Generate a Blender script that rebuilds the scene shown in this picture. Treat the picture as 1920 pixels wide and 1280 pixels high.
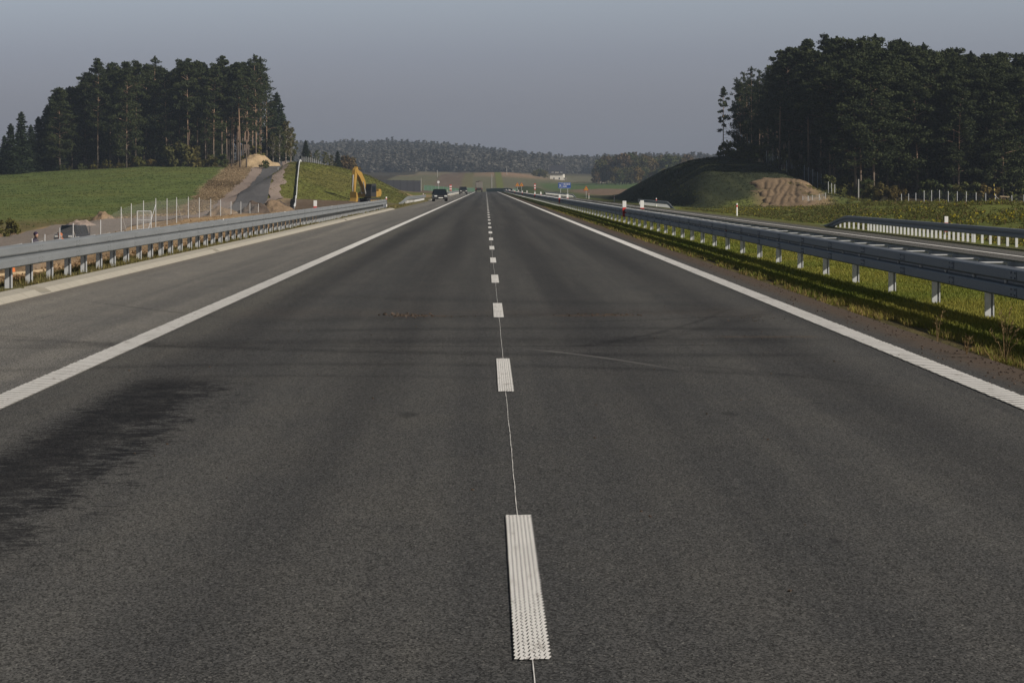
import bpy, math, random
import numpy as np
from mathutils import Vector, Matrix

for o in list(bpy.data.objects):
    bpy.data.objects.remove(o)
scene = bpy.context.scene
COL = scene.collection
R = math.radians

# ------------------------------------------------------------------ camera
CAM_Z, FPX, VPX, VPY = 1.62, 5000.0, 911.0, 351.0
cam_d = bpy.data.cameras.new('camera')
cam = bpy.data.objects.new('camera', cam_d)
COL.objects.link(cam)
cam.location = (0, 0, CAM_Z)
cam.rotation_euler = (R(90), 0, 0)
cam_d.sensor_width = 36.0
cam_d.lens = 36.0 * FPX / 1920.0
cam_d.shift_x = (960.0 - VPX) / 1920.0
cam_d.shift_y = (VPY - 640.0) / 1920.0
cam_d.clip_start = 0.5
cam_d.clip_end = 20000
scene.camera = cam

# ------------------------------------------------------------------ light
SUN_AZ, SUN_EL = R(58), R(32)          # azimuth to the right of straight behind the camera
sun_dir = Vector((math.sin(SUN_AZ) * math.cos(SUN_EL), -math.cos(SUN_AZ) * math.cos(SUN_EL), math.sin(SUN_EL)))
sd = bpy.data.lights.new('sun', 'SUN')
sd.energy = 4.8
sd.angle = R(0.55)
sd.color = (1.0, 0.93, 0.83)
so = bpy.data.objects.new('sun', sd)
COL.objects.link(so)
so.rotation_euler = sun_dir.to_track_quat('Z', 'Y').to_euler()
so.location = (60, -60, 80)

world = bpy.data.worlds.new('World')
scene.world = world
world.use_nodes = True
wn = world.node_tree
wn.nodes.clear()
w_out = wn.nodes.new('ShaderNodeOutputWorld')
w_bg = wn.nodes.new('ShaderNodeBackground')
w_sky = wn.nodes.new('ShaderNodeTexSky')
w_sky.sky_type = 'NISHITA'
w_sky.sun_disc = False
w_sky.sun_elevation = SUN_EL
w_sky.sun_rotation = math.atan2(sun_dir.x, sun_dir.y)
w_sky.air_density = 1.0
w_sky.dust_density = 1.0
w_sky.ozone_density = 1.0
w_bg.inputs['Strength'].default_value = 0.1
# the autumn murk lying low over the land: the sky greys and dims towards the horizon
w_tc = wn.nodes.new('ShaderNodeTexCoord')
w_sep = wn.nodes.new('ShaderNodeSeparateXYZ')
w_ramp = wn.nodes.new('ShaderNodeValToRGB')
w_mul = wn.nodes.new('ShaderNodeMix')
w_mul.data_type = 'RGBA'
w_mul.blend_type = 'MULTIPLY'
w_mul.inputs[0].default_value = 1.0
wn.links.new(w_tc.outputs['Generated'], w_sep.inputs[0])
wn.links.new(w_sep.outputs['Z'], w_ramp.inputs[0])
SKY_RAMP = [(0.0, (.67, .65, 1.0)), (0.012, (.60, .585, .90)), (0.03, (.555, .535, .79)), (0.049, (.63, .60, .83)), (0.072, (.86, .80, .96)), (0.13, (.50, .47, .46)), (0.3, (.41, .38, .335)), (1.0, (.47, .38, .30))]
els = w_ramp.color_ramp.elements
els[0].position, els[0].color = SKY_RAMP[0][0], (*SKY_RAMP[0][1], 1)
els[1].position, els[1].color = SKY_RAMP[-1][0], (*SKY_RAMP[-1][1], 1)
for p_, c_ in SKY_RAMP[1:-1]:
    e_ = els.new(p_)
    e_.color = (*c_, 1)
wn.links.new(w_sky.outputs[0], w_mul.inputs[6])
wn.links.new(w_ramp.outputs[0], w_mul.inputs[7])
wn.links.new(w_mul.outputs[2], w_bg.inputs[0])
wn.links.new(w_bg.outputs[0], w_out.inputs[0])

vs = scene.view_settings
vs.view_transform = 'Standard'
vs.look = 'None'
vs.gamma = 1.0
vs.exposure = 0.0
vs.use_curve_mapping = False
scene.cycles.use_denoising = True
scene.cycles.max_bounces = 6
scene.cycles.diffuse_bounces = 2
scene.cycles.glossy_bounces = 2
scene.cycles.transparent_max_bounces = 8
scene.cycles.volume_bounces = 0
scene.cycles.sample_clamp_indirect = 4.0

rng = np.random.default_rng(7)
rnd = random.Random(5)


def PX(px, d):
    return (px - VPX) * d / FPX


def PZ(py, d):
    return CAM_Z - (py - VPY) * d / FPX


def P(px, py, d):
    """the place d metres down the road that the camera sees in this direction"""
    return (PX(px, d), d, PZ(py, d))


# ------------------------------------------------------------------ helpers
def tag(o, label=None, cat=None, group=None, kind=None):
    if label:
        o['label'] = label
    if cat:
        o['category'] = cat
    if group:
        o['group'] = group
    if kind:
        o['kind'] = kind
    return o


def empty(name, loc=(0, 0, 0), rz=0.0):
    o = bpy.data.objects.new(name, None)
    COL.objects.link(o)
    o.location = loc
    o.rotation_euler = (0, 0, rz)
    o.empty_display_size = 0.3
    return o


def link(name, me, parent=None, loc=None):
    o = bpy.data.objects.new(name, me)
    COL.objects.link(o)
    if parent is not None:
        o.parent = parent
    if loc is not None:
        o.location = loc
    return o


def np_mesh(name, co, loops, nper, mat, smooth=False, attr=None):
    """mesh from numpy: co (n,3), loops flat vertex indices, nper = corners per face (int or array)"""
    me = bpy.data.meshes.new(name)
    co = np.asarray(co, np.float32)
    loops = np.asarray(loops, np.int32).ravel()
    if np.isscalar(nper):
        nf = len(loops) // nper
        start = np.arange(nf, dtype=np.int32) * nper
    else:
        nper = np.asarray(nper, np.int32)
        nf = len(nper)
        start = np.concatenate([[0], np.cumsum(nper)[:-1]]).astype(np.int32)
    me.vertices.add(len(co))
    me.vertices.foreach_set('co', co.ravel())
    me.loops.add(len(loops))
    me.loops.foreach_set('vertex_index', loops)
    me.polygons.add(nf)
    me.polygons.foreach_set('loop_start', start)
    if smooth:
        me.polygons.foreach_set('use_smooth', np.ones(nf, bool))
    if attr:
        for an, av in attr.items():
            a = me.attributes.new(an, 'FLOAT_COLOR', 'POINT')
            av = np.asarray(av, np.float32)
            if av.shape[1] == 3:
                av = np.concatenate([av, np.ones((len(av), 1), np.float32)], 1)
            a.data.foreach_set('color', av.ravel())
    me.update(calc_edges=True)
    me.validate()
    if mat is not None:
        for m in (mat if isinstance(mat, (list, tuple)) else [mat]):
            me.materials.append(m)
    return me


class MB:
    """collects simple shapes into one mesh"""

    def __init__(self):
        self.v, self.f, self.mi = [], [], []
        self.m = 0
        self.T = None

    def add(self, vs_, fs_):
        b = len(self.v)
        if self.T is not None:
            vs_ = [tuple(self.T @ Vector(p)) for p in vs_]
        self.v += [tuple(p) for p in vs_]
        self.f += [tuple(b + i for i in f) for f in fs_]
        self.mi += [self.m] * len(fs_)

    def box(self, c, s, rz=0.0, ry=0.0, rx=0.0, taper=1.0):
        hx, hy, hz = s[0] / 2, s[1] / 2, s[2] / 2
        M_ = Matrix.Translation(c) @ Matrix.Rotation(rz, 4, 'Z') @ Matrix.Rotation(ry, 4, 'Y') @ Matrix.Rotation(rx, 4, 'X')
        pts = []
        for z in (-hz, hz):
            t = taper if z > 0 else 1.0
            for x, y in ((-hx, -hy), (hx, -hy), (hx, hy), (-hx, hy)):
                pts.append(M_ @ Vector((x * t, y * t, z)))
        self.add(pts, [(3, 2, 1, 0), (4, 5, 6, 7), (0, 1, 5, 4), (1, 2, 6, 5), (2, 3, 7, 6), (3, 0, 4, 7)])

    def bar(self, p0, p1, w, h, up=(0, 0, 1)):
        p0, p1 = Vector(p0), Vector(p1)
        d = (p1 - p0).normalized()
        s = d.cross(Vector(up))
        if s.length < 1e-4:
            s = Vector((1, 0, 0))
        s.normalize()
        u = s.cross(d)
        pts = []
        for p in (p0, p1):
            for a, b in ((-1, -1), (1, -1), (1, 1), (-1, 1)):
                pts.append(p + s * a * w / 2 + u * b * h / 2)
        self.add(pts, [(0, 1, 2, 3), (7, 6, 5, 4), (4, 5, 1, 0), (5, 6, 2, 1), (6, 7, 3, 2), (7, 4, 0, 3)])

    def tube(self, pts, rs, n=8, cap=True):
        pts = [Vector(p) for p in pts]
        if not isinstance(rs, (list, tuple)):
            rs = [rs] * len(pts)
        vs_, fs_ = [], []
        for i, p in enumerate(pts):
            d = (pts[min(i + 1, len(pts) - 1)] - pts[max(i - 1, 0)]).normalized()
            ref = Vector((0, 0, 1)) if abs(d.z) < 0.9 else Vector((1, 0, 0))
            s = d.cross(ref).normalized()
            u = s.cross(d)
            for k in range(n):
                a = 2 * math.pi * k / n
                vs_.append(p + (s * math.cos(a) + u * math.sin(a)) * rs[i])
        for i in range(len(pts) - 1):
            for k in range(n):
                a, b = i * n + k, i * n + (k + 1) % n
                fs_.append((a, b, b + n, a + n))
        if cap:
            fs_.append(tuple(range(n - 1, -1, -1)))
            fs_.append(tuple((len(pts) - 1) * n + k for k in range(n)))
        self.add(vs_, fs_)

    def prism(self, prof, y0, y1, plane='xz', inset=0.0):
        """closed outline extruded; plane xz -> along y, yz -> along x, xy -> along z"""
        n = len(prof)
        cx = sum(p[0] for p in prof) / n
        cy = sum(p[1] for p in prof) / n

        def to3(p, t):
            return {'xz': (p[0], t, p[1]), 'yz': (t, p[0], p[1]), 'xy': (p[0], p[1], t)}[plane]
        vs_ = [to3(p, y0) for p in prof] + [to3((cx + (p[0] - cx) * (1 - inset), cy + (p[1] - cy) * (1 - inset)), y1) for p in prof]
        fs_ = [tuple(range(n)), tuple(range(2 * n - 1, n - 1, -1))]
        fs_ += [(i, i + n, (i + 1) % n + n, (i + 1) % n) for i in range(n)]
        self.add(vs_, fs_)

    def cyl(self, c, r, h, axis='z', n=16, r2=None):
        d = {'x': (1, 0, 0), 'y': (0, 1, 0), 'z': (0, 0, 1)}[axis]
        c, d = Vector(c), Vector(d)
        self.tube([c - d * h / 2, c + d * h / 2], [r, r if r2 is None else r2], n)

    def blob(self, c, r, jitter=0.0, nu=10, nv=6, seed=0):
        g = random.Random(seed)
        rx, ry, rz = (r, r, r) if not isinstance(r, (tuple, list)) else r
        vs_, fs_ = [], []
        for j in range(nv + 1):
            t = math.pi * j / nv
            for i in range(nu):
                a = 2 * math.pi * i / nu
                k = 1 + g.uniform(-jitter, jitter)
                vs_.append((c[0] + rx * k * math.sin(t) * math.cos(a), c[1] + ry * k * math.sin(t) * math.sin(a), c[2] + rz * k * math.cos(t)))
        for j in range(nv):
            for i in range(nu):
                a, b = j * nu + i, j * nu + (i + 1) % nu
                fs_.append((a, a + nu, b + nu, b))
        self.add(vs_, fs_)

    def mesh(self, name, mat, smooth=False, bevel=0.0):
        import bmesh
        me = bpy.data.meshes.new(name)
        me.from_pydata(self.v, [], self.f)
        for m in (mat if isinstance(mat, (list, tuple)) else [mat]):
            me.materials.append(m)
        if self.m or any(self.mi):
            for p, k in zip(me.polygons, self.mi):
                p.material_index = k
        bm = bmesh.new()
        bm.from_mesh(me)
        bmesh.ops.recalc_face_normals(bm, faces=bm.faces)
        if bevel > 0:
            es = [e for e in bm.edges if len(e.link_faces) == 2 and e.calc_face_angle(0) > 0.5]
            bmesh.ops.bevel(bm, geom=es, offset=bevel, segments=2, affect='EDGES', profile=0.6, clamp_overlap=True)
        if smooth:
            for f in bm.faces:
                f.smooth = True
        bm.to_mesh(me)
        bm.free()
        me.update()
        return me

    def build(self, name, mat, parent=None, loc=None, smooth=False, bevel=0.0):
        return link(name, self.mesh(name, mat, smooth, bevel), parent, loc)


def copy_tree(o, parent=None):
    c = o.copy()
    COL.objects.link(c)
    c.parent = parent
    for ch in list(o.children):
        copy_tree(ch, c)
    return c


# ------------------------------------------------------------------ node helper
class NT:
    def __init__(self, name):
        self.mat = bpy.data.materials.new(name)
        self.mat.use_nodes = True
        self.t = self.mat.node_tree
        self.t.nodes.clear()
        self.out = self.t.nodes.new('ShaderNodeOutputMaterial')
        self.b = self.t.nodes.new('ShaderNodeBsdfPrincipled')
        self.t.links.new(self.b.outputs[0], self.out.inputs[0])
        self._obj = None

    def put(self, sock, val):
        if isinstance(val, bpy.types.NodeSocket):
            self.t.links.new(val, sock)
        elif val is not None:
            if isinstance(val, (tuple, list)) and len(val) == 3 and sock.type == 'RGBA':
                val = (*val, 1)
            sock.default_value = val

    def math(self, op, a, b=None, c=None, clamp=False):
        n = self.t.nodes.new('ShaderNodeMath')
        n.operation = op
        n.use_clamp = clamp
        for i, v in enumerate((a, b, c)):
            if v is not None:
                self.put(n.inputs[i], v)
        return n.outputs[0]

    def add(self, a, b): return self.math('ADD', a, b)
    def sub(self, a, b): return self.math('SUBTRACT', a, b)
    def mul(self, a, b): return self.math('MULTIPLY', a, b)

    def obj(self):
        if self._obj is None:
            self._obj = self.t.nodes.new('ShaderNodeTexCoord')
        return self._obj.outputs['Object']

    def pos(self):
        return self.t.nodes.new('ShaderNodeNewGeometry').outputs['Position']

    def xyz(self, v):
        n = self.t.nodes.new('ShaderNodeSeparateXYZ')
        self.put(n.inputs[0], v)
        return n.outputs

    def scale(self, v, s):
        n = self.t.nodes.new('ShaderNodeMapping')
        self.put(n.inputs[0], v)
        n.inputs['Scale'].default_value = s
        return n.outputs[0]

    def noise(self, v, scale, detail=2.0, rough=0.5, color=False):
        n = self.t.nodes.new('ShaderNodeTexNoise')
        self.put(n.inputs['Vector'], v)
        n.inputs['Scale'].default_value = scale
        n.inputs['Detail'].default_value = detail
        n.inputs['Roughness'].default_value = rough
        return n.outputs['Color' if color else 'Fac']

    def voro(self, v, scale, out='Distance', rnd_=1.0, feature='F1'):
        n = self.t.nodes.new('ShaderNodeTexVoronoi')
        n.feature = feature
        self.put(n.inputs['Vector'], v)
        n.inputs['Scale'].default_value = scale
        n.inputs['Randomness'].default_value = rnd_
        return n.outputs[out]

    def step(self, x, a, b, lo=0.0, hi=1.0):
        n = self.t.nodes.new('ShaderNodeMapRange')
        n.interpolation_type = 'SMOOTHSTEP'
        self.put(n.inputs[0], x)
        n.inputs[1].default_value, n.inputs[2].default_value = a, b
        n.inputs[3].default_value, n.inputs[4].default_value = lo, hi
        return n.outputs[0]

    def mix(self, f, a, b, mode='MIX'):
        n = self.t.nodes.new('ShaderNodeMix')
        n.data_type = 'RGBA'
        n.blend_type = mode
        self.put(n.inputs[0], f)
        self.put(n.inputs[6], a)
        self.put(n.inputs[7], b)
        return n.outputs[2]

    def attr(self, name):
        n = self.t.nodes.new('ShaderNodeAttribute')
        n.attribute_name = name
        return n.outputs['Color']

    def objrand(self):
        return self.t.nodes.new('ShaderNodeObjectInfo').outputs['Random']

    def bump(self, h, strength=0.4, dist=0.01):
        n = self.t.nodes.new('ShaderNodeBump')
        n.inputs['Strength'].default_value = strength
        n.inputs['Distance'].default_value = dist
        self.put(n.inputs['Height'], h)
        self.t.links.new(n.outputs[0], self.b.inputs['Normal'])

    def done(self, color=None, rough=0.8, metal=0.0, spec=0.5):
        self.put(self.b.inputs['Base Color'], color)
        self.put(self.b.inputs['Roughness'], rough)
        self.put(self.b.inputs['Metallic'], metal)
        self.b.inputs['Specular IOR Level'].default_value = spec
        return self.mat


MAT = {}


def simple(name, col, rough=0.7, metal=0.0, spec=0.4, var=0.15, scale=6.0):
    n = NT(name)
    f = n.noise(n.obj(), scale, 4, 0.6)
    c = n.mix(f, tuple(x * (1 - var) for x in col), tuple(min(1, x * (1 + var)) for x in col))
    MAT[name] = n.done(c, rough, metal, spec)
    return MAT[name]

# ------------------------------------------------------------------ materials of the land
def gauss(n, x, c, w):
    d = n.math('DIVIDE', n.sub(x, c), w)
    return n.math('EXPONENT', n.mul(n.mul(d, d), -1.0))


def make_asphalt(name, main=True):
    n = NT(name)
    p = n.obj()
    x, y, z = n.xyz(p)
    big = n.noise(n.scale(p, (0.5, 0.06, 1)), 1.0, 3, 0.6)
    mid = n.noise(n.scale(p, (1.2, 0.5, 1)), 1.0, 4, 0.65)
    grit = n.voro(n.scale(p, (1, .5, 1)), 140.0, 'Color')
    gr, gg, gb = n.xyz(grit)
    fine = n.noise(n.scale(p, (1, .5, 1)), 170.0, 3, 0.75)
    base = n.mix(big, (0.060, 0.0600, 0.0594), (0.083, 0.0828, 0.0812))
    lane = n.noise(n.scale(p, (1.5, 0.018, 1)), 1.0, 4, 0.6)
    base = n.mix(n.step(lane, .36, .66), n.mix(1.0, base, (.88, .88, .89), 'MULTIPLY'), n.mix(1.0, base, (1.20, 1.18, 1.15), 'MULTIPLY'))
    base = n.mix(n.step(mid, 0.3, 0.75), base, n.mix(1.0, base, (1.16, 1.14, 1.1), 'MULTIPLY'))
    # aggregate: every stone its own grey, a few pale chips
    k = n.add(0.22, n.mul(gr, 1.30))
    base = n.mix(1.0, base, n.t.nodes.new('ShaderNodeCombineColor').outputs[0], 'MULTIPLY') if False else base
    cc = n.t.nodes.new('ShaderNodeCombineXYZ')
    for i in range(3):
        n.put(cc.inputs[i], n.mul(k, n.add(0.30, n.mul(fine, 1.35))))
    base = n.mix(1.0, base, cc.outputs[0], 'MULTIPLY')
    base = n.mix(n.mul(n.step(gg, 0.955, 0.985), 0.45), base, (0.26, 0.25, 0.23))
    base = n.mix(n.mul(n.step(gb, 0.90, 0.95), 0.30), base, (0.016, 0.016, 0.017))
    if main:
        # the hard shoulder is an older, paler and browner mix
        edge = n.add(x, n.mul(n.sub(mid, 0.5), 0.10))
        sh = n.step(edge, -3.62, -3.78)
        dusty = n.mix(n.step(x, -3.8, -6.5), (1.95, 1.90, 1.83), (2.50, 2.40, 2.25))
        base = n.mix(sh, base, n.mix(1.0, base, dusty, 'MULTIPLY'))
        # polished wheel tracks
        for c0 in (-2.75, -0.95, 1.15, 2.95):
            g = gauss(n, x, c0, 0.42)
            base = n.mix(n.mul(n.mul(g, n.step(y, 9, 30, .30, .95)), n.add(.25, n.mul(big, .6))), base, n.mix(1.0, base, (0.50, 0.50, 0.53), 'MULTIPLY'))
        pale = n.mul(gauss(n, x, -3.25, 0.28), n.step(y, 8, 40))
        base = n.mix(n.mul(pale, 0.6), base, n.mix(1.0, base, (1.6, 1.55, 1.42), 'MULTIPLY'))
        # damp oil-dark patch with a ragged edge in the left lane
        w1 = n.noise(n.scale(p, (3.5, 2.2, 1)), 1.0, 6, 0.75)
        w2 = n.noise(n.scale(p, (11.0, 11.0, 1)), 1.0, 4, 0.7)
        w3 = n.noise(n.scale(p, (6.5, 17.0, 1)), 1.0, 5, 0.75)
        w = n.add(n.mul(w1, 0.42), n.add(n.mul(w2, 0.18), n.mul(w3, 0.40)))
        left = n.step(n.add(x, n.mul(n.sub(w3, 0.5), 1.5)), -2.97, -2.85)
        body = n.step(n.add(n.mul(n.sub(w, 0.5), 9.0), n.mul(n.sub(-2.22, x), 1.7)), -0.22, 0.22)
        far = n.step(n.add(y, n.mul(n.sub(w, 0.5), 6.5)), 23.0, 22.0)
        near = n.step(n.add(y, n.mul(n.sub(w, 0.5), 5.0)), 9.5, 14.0)
        wet = n.mul(n.mul(left, body), n.mul(far, near))
        base = n.mix(n.mul(wet, n.mul(n.step(w1, .30, .62, .55, .95), n.step(w3, .28, .60, .72, 1.0))), base, n.mix(1.0, base, (0.19, 0.19, 0.215), 'MULTIPLY'))
        drops = n.mul(n.step(w, 0.56, 0.62), n.mul(n.mul(gauss(n, x, -1.85, 0.75), gauss(n, y, 15.5, 4.0)), 1.0))
        base = n.mix(n.mul(drops, 0.8), base, n.mix(1.0, base, (0.40, 0.40, 0.42), 'MULTIPLY'))
        # turning tyre marks swept across the lanes
        for (y0, a, b, wd, s, x0, x1) in ((28.2, 0.10, -0.03, 0.55, 0.45, -5.5, 4.0), (26.0, -0.22, 0.05, 0.30, 0.5, -6.2, 3.6),
                                          (24.3, -0.25, -0.10, 0.22, 0.45, -6.0, 3.2), (30.6, 0.12, -0.06, 0.35, 0.42, -3.0, 4.0),
                                          (25.2, 0.35, -0.45, 0.13, 0.35, 0.2, 3.8), (33.5, 0.5, 0.02, 0.6, 0.3, -3.4, 3.8),
                                          (22.7, -0.3, -0.1, 0.16, 0.4, -3.4, 0.4), (26.0, .5, .75, .22, .5, .2, 3.6), (26.6, .2, .55, .5, .35, .2, 4.4), (29.0, -.9, .12, .10, .5, -6.4, -2.8), (25.6, -.4, .05, .09, .5, -6.3, -4.2), (27.2, .05, .02, .07, .6, -2.6, 3.0), (31.6, .3, .1, .12, .5, .6, 4.0), (38.0, -0.6, 0.05, 0.8, 0.25, -3.4, 3.8)):
            yy = n.sub(y, n.add(y0, n.add(n.mul(x, a), n.mul(n.mul(x, x), b))))
            g = n.mul(gauss(n, yy, 0.0, wd), n.mul(n.step(x, x0, x0 + 1.4), n.step(x, x1, x1 - 1.0)))
            g = n.mul(g, n.step(w1, 0.25, 0.6))
            base = n.mix(n.mul(g, min(.85, s * 1.25)), base, n.mix(1.0, base, (0.40, 0.40, 0.42), 'MULTIPLY'))
        # one pale scrape
        yy = n.sub(y, n.add(27.2, n.add(n.mul(x, -0.9), n.mul(n.mul(x, x), -0.68))))
        g = n.mul(gauss(n, yy, 0.0, 0.07), n.mul(n.step(x, 0.3, 0.7), n.step(x, 1.9, 1.3)))
        base = n.mix(n.mul(g, 0.55), base, (0.21, 0.20, 0.19))
        for (sx, sy, sr) in ((-0.55, 19.0, 0.10), (1.75, 19.1, 0.09), (2.5, 20.0, 0.05), (1.6, 12.2, 0.05)):
            dd = n.math('SQRT', n.add(n.mul(n.mul(n.sub(x, sx), n.sub(x, sx)), 1.0), n.mul(n.mul(n.sub(y, sy), n.sub(y, sy)), 0.10)))
            g = n.step(n.add(dd, n.mul(n.sub(w2, 0.5), 0.12)), sr, sr * 0.3)
            base = n.mix(n.mul(g, 0.55), base, (0.02, 0.02, 0.021))
        # soil carried onto the lanes by site traffic
        for (sx0, sx1, sy, sw, s) in ((-1.25, -0.35, 33.6, 0.14, 0.55), (0.75, 1.95, 33.7, 0.20, 0.6), (-3.4, 3.8, 34.4, 1.2, 0.10), (2.4, 3.7, 28.9, 0.15, 0.45)):
            g = n.mul(gauss(n, n.sub(y, sy), 0.0, sw), n.mul(n.step(x, sx0, sx0 + 0.3), n.step(x, sx1, sx1 - 0.25)))
            base = n.mix(n.mul(n.mul(g, n.step(w, 0.35, 0.6)), s), base, (0.115, 0.075, 0.045))
        # earth along the right-hand edge
        soil = n.step(n.add(x, n.mul(n.sub(w, 0.5), 0.85)), 4.18, 4.62)
        scol = n.mix(w2, (0.055, 0.040, 0.030), (0.135, 0.098, 0.070))
        base = n.mix(n.mul(soil, 0.88), base, scol)
        dustl = n.step(n.add(x, n.mul(n.sub(w, 0.5), 0.6)), -6.25, -6.7)
        base = n.mix(n.mul(dustl, 0.45), base, (0.19, 0.165, 0.135))
    else:
        base = n.mix(1.0, base, (1.45, 1.42, 1.36), 'MULTIPLY')
    h = n.add(n.mul(gr, 0.6), n.mul(fine, 0.6))
    n.bump(h, 0.35, 0.004)
    MAT[name] = n.done(base, 0.9, 0, 0.10)


make_asphalt('asphalt')
make_asphalt('asphalt_other', False)


def make_paint():
    n = NT('road_paint')
    p = n.obj()
    x, y, z = n.xyz(p)
    f = n.noise(p, 14.0, 4, 0.7)
    g = n.noise(p, 130.0, 2, 0.7)
    c = n.mix(f, (0.64, 0.62, 0.585), (0.80, 0.78, 0.75))
    dirt = n.step(n.noise(n.scale(p, (9, 3.0, 1)), 1.0, 5, 0.8), 0.55, 0.66)
    c = n.mix(n.mul(dirt, 0.65), c, (0.17, 0.135, 0.105))
    worn = n.step(n.noise(n.scale(p, (2.5, .5, 1)), 1.0, 4, .7), .48, .72)
    c = n.mix(n.mul(worn, .28), c, (0.25, 0.24, 0.225))
    c = n.mix(n.mul(n.step(g, 0.58, 0.70), 0.35), c, (0.22, 0.21, 0.20))
    n.bump(g, 0.3, 0.003)
    MAT['road_paint'] = n.done(c, 0.75, 0, 0.3)


make_paint()


def make_ground():
    n = NT('ground')
    p = n.obj()
    c = n.attr('soilcol')
    f1 = n.noise(n.scale(p, (0.35, 0.10, 0.3)), 1.0, 6, 0.7)
    f2 = n.noise(n.scale(p, (2.2, 1.0, 2.0)), 1.0, 5, 0.75)
    f3 = n.noise(p, 16.0, 3, 0.7)
    k = n.add(n.mul(f1, 0.9), n.add(n.mul(f2, 1.15), n.mul(f3, 0.6)))
    k = n.add(-0.30, k)
    cc = n.t.nodes.new('ShaderNodeCombineXYZ')
    n.put(cc.inputs[0], n.mul(k, n.add(0.9, n.mul(f2, 0.22))))
    n.put(cc.inputs[1], k)
    n.put(cc.inputs[2], n.mul(k, 0.98))
    n.bump(n.add(f2, n.mul(f3, 0.4)), 0.6, 0.12)
    MAT['ground'] = n.done(n.mix(1.0, c, cc.outputs[0], 'MULTIPLY'), 0.95, 0, 0.1)


make_ground()


def make_gravel(name, c0, c1, sx=3.0, sy=1.0):
    n = NT(name)
    p = n.obj()
    f1 = n.noise(n.scale(p, (sx * 0.25, sy * 0.12, 1)), 1.0, 4, 0.6)
    f2 = n.noise(n.scale(p, (sx, sy, 2)), 1.0, 6, 0.75)
    c = n.mix(n.add(n.mul(f1, 0.4), n.mul(n.step(f2, 0.3, 0.7), 0.6)), c0, c1)
    n.bump(f2, 0.7, 0.08)
    MAT[name] = n.done(c, 0.95, 0, 0.1)


make_gravel('track_gravel', (0.15, 0.125, 0.105), (0.27, 0.225, 0.19))
make_gravel('shoulder_gravel', (0.20, 0.155, 0.13), (0.32, 0.255, 0.215))
make_gravel('bare_soil', (0.14, 0.098, 0.062), (0.31, 0.222, 0.142))
make_gravel('mound_soil', (0.105, 0.076, 0.048), (0.25, 0.178, 0.112))
make_gravel('sand', (0.27, 0.195, 0.115), (0.46, 0.345, 0.21))
make_gravel('dark_soil', (0.035, 0.028, 0.024), (0.13, 0.10, 0.08))
make_gravel('heap_soil', (0.09, 0.065, 0.043), (0.30, 0.215, 0.14), 5, 5)
make_gravel('far_asphalt', (0.085, 0.083, 0.085), (0.14, 0.135, 0.135), 0.8, 0.05)


def make_concrete():
    n = NT('concrete')
    p = n.obj()
    x, y, z = n.xyz(p)
    f = n.noise(p, 3.0, 5, 0.7)
    g = n.noise(p, 60.0, 3, 0.7)
    c = n.mix(f, (0.30, 0.275, 0.225), (0.47, 0.44, 0.375))
    c = n.mix(n.mul(g, 0.35), c, (0.22, 0.20, 0.17))
    joint = n.math('LESS_THAN', n.math('FRACT', n.mul(y, 1.0)), 0.018)
    c = n.mix(n.mul(joint, 0.6), c, (0.12, 0.11, 0.095))
    n.bump(g, 0.4, 0.006)
    MAT['concrete'] = n.done(c, 0.9, 0, 0.2)


make_concrete()

# ------------------------------------------------------------------ shape of the land
CTRL = []


def C(x, y, z):
    CTRL.append((x, y, z))


def CP(px, py, d):
    CTRL.append(P(px, py, d))


# left: the drop beyond the barrier, the site strip, the valley, the field hill
for y_, a_, b_, c_ in ((0, -.6, -1.3, -2.4), (30, -.7, -1.4, -2.5), (65, -.8, -1.7, -2.7), (100, -.9, -2.0, -3.0), (122, -.8, -2.2, -3.1)):
    C(-11.5, y_, a_); C(-20, y_, b_); C(-40, y_, c_); C(-80, y_, c_ - .4)
for q in ((-12, 145, -.55), (-19.8, 145, -.95), (-19.5, 163, -.6), (-19, 190, -.5), (-18.3, 218, -.6), (-30, 150, -2.5), (-32, 172, -2.7), (-36, 200, -3.2), (-36, 222, -3.4),
          (-27, 215, -1.7), (-12, 190, -.45), (-12, 230, -.45), (-47, 230, -3.5), (-60, 180, -3.6)):
    C(*q)
for q in ((0, 440, 260), (100, 425, 275), (200, 412, 300), (300, 404, 320), (360, 398, 335), (0, 400, 330), (0, 360, 430), (0, 329, 550), (200, 380, 380), (200, 345, 450),
          (200, 316, 560), (300, 360, 420), (300, 330, 490), (300, 313, 560), (385, 365, 400), (402, 340, 470), (430, 316, 550), (0, 324, 610), (200, 312, 620), (440, 308, 600), (300, 311, 620), (100, 322, 560), (100, 318, 620),
          (200, 312, 720), (0, 323, 740), (420, 308, 720)):
    CP(*q)
for q in ((-29, 300, -1.2), (-30, 330, -.9), (-36, 420, .7), (-45, 550, 3.9), (-50.4, 640, 7), (-52, 700, 7.4), (-41, 480, 2.2),
          (-24, 300, -1.0), (-25, 340, -.3), (-29, 420, 2.0), (-18, 290, -.75), (-20, 340, -.3), (-18.5, 400, -.5), (-25.6, 368, .9), (-13, 300, -.5), (-13, 360, -.5),
          (-33, 480, 5.8), (-22.6, 465, 4.25), (-18, 455, 2.4), (-13, 440, -.1), (-30, 430, 3.2), (-23, 430, 1.6), (-33, 560, 5.2), (-21, 560, .8), (-14, 560, -.2), (-38, 640, 5.6),
          (-22, 640, .1), (-14, 640, -.3), (-38, 720, 3.0), (-24, 740, .1), (-14, 760, -.3), (-14, 500, -.2)):
    C(*q)
CP(507, 293, 630); CP(480, 300, 620)
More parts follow.
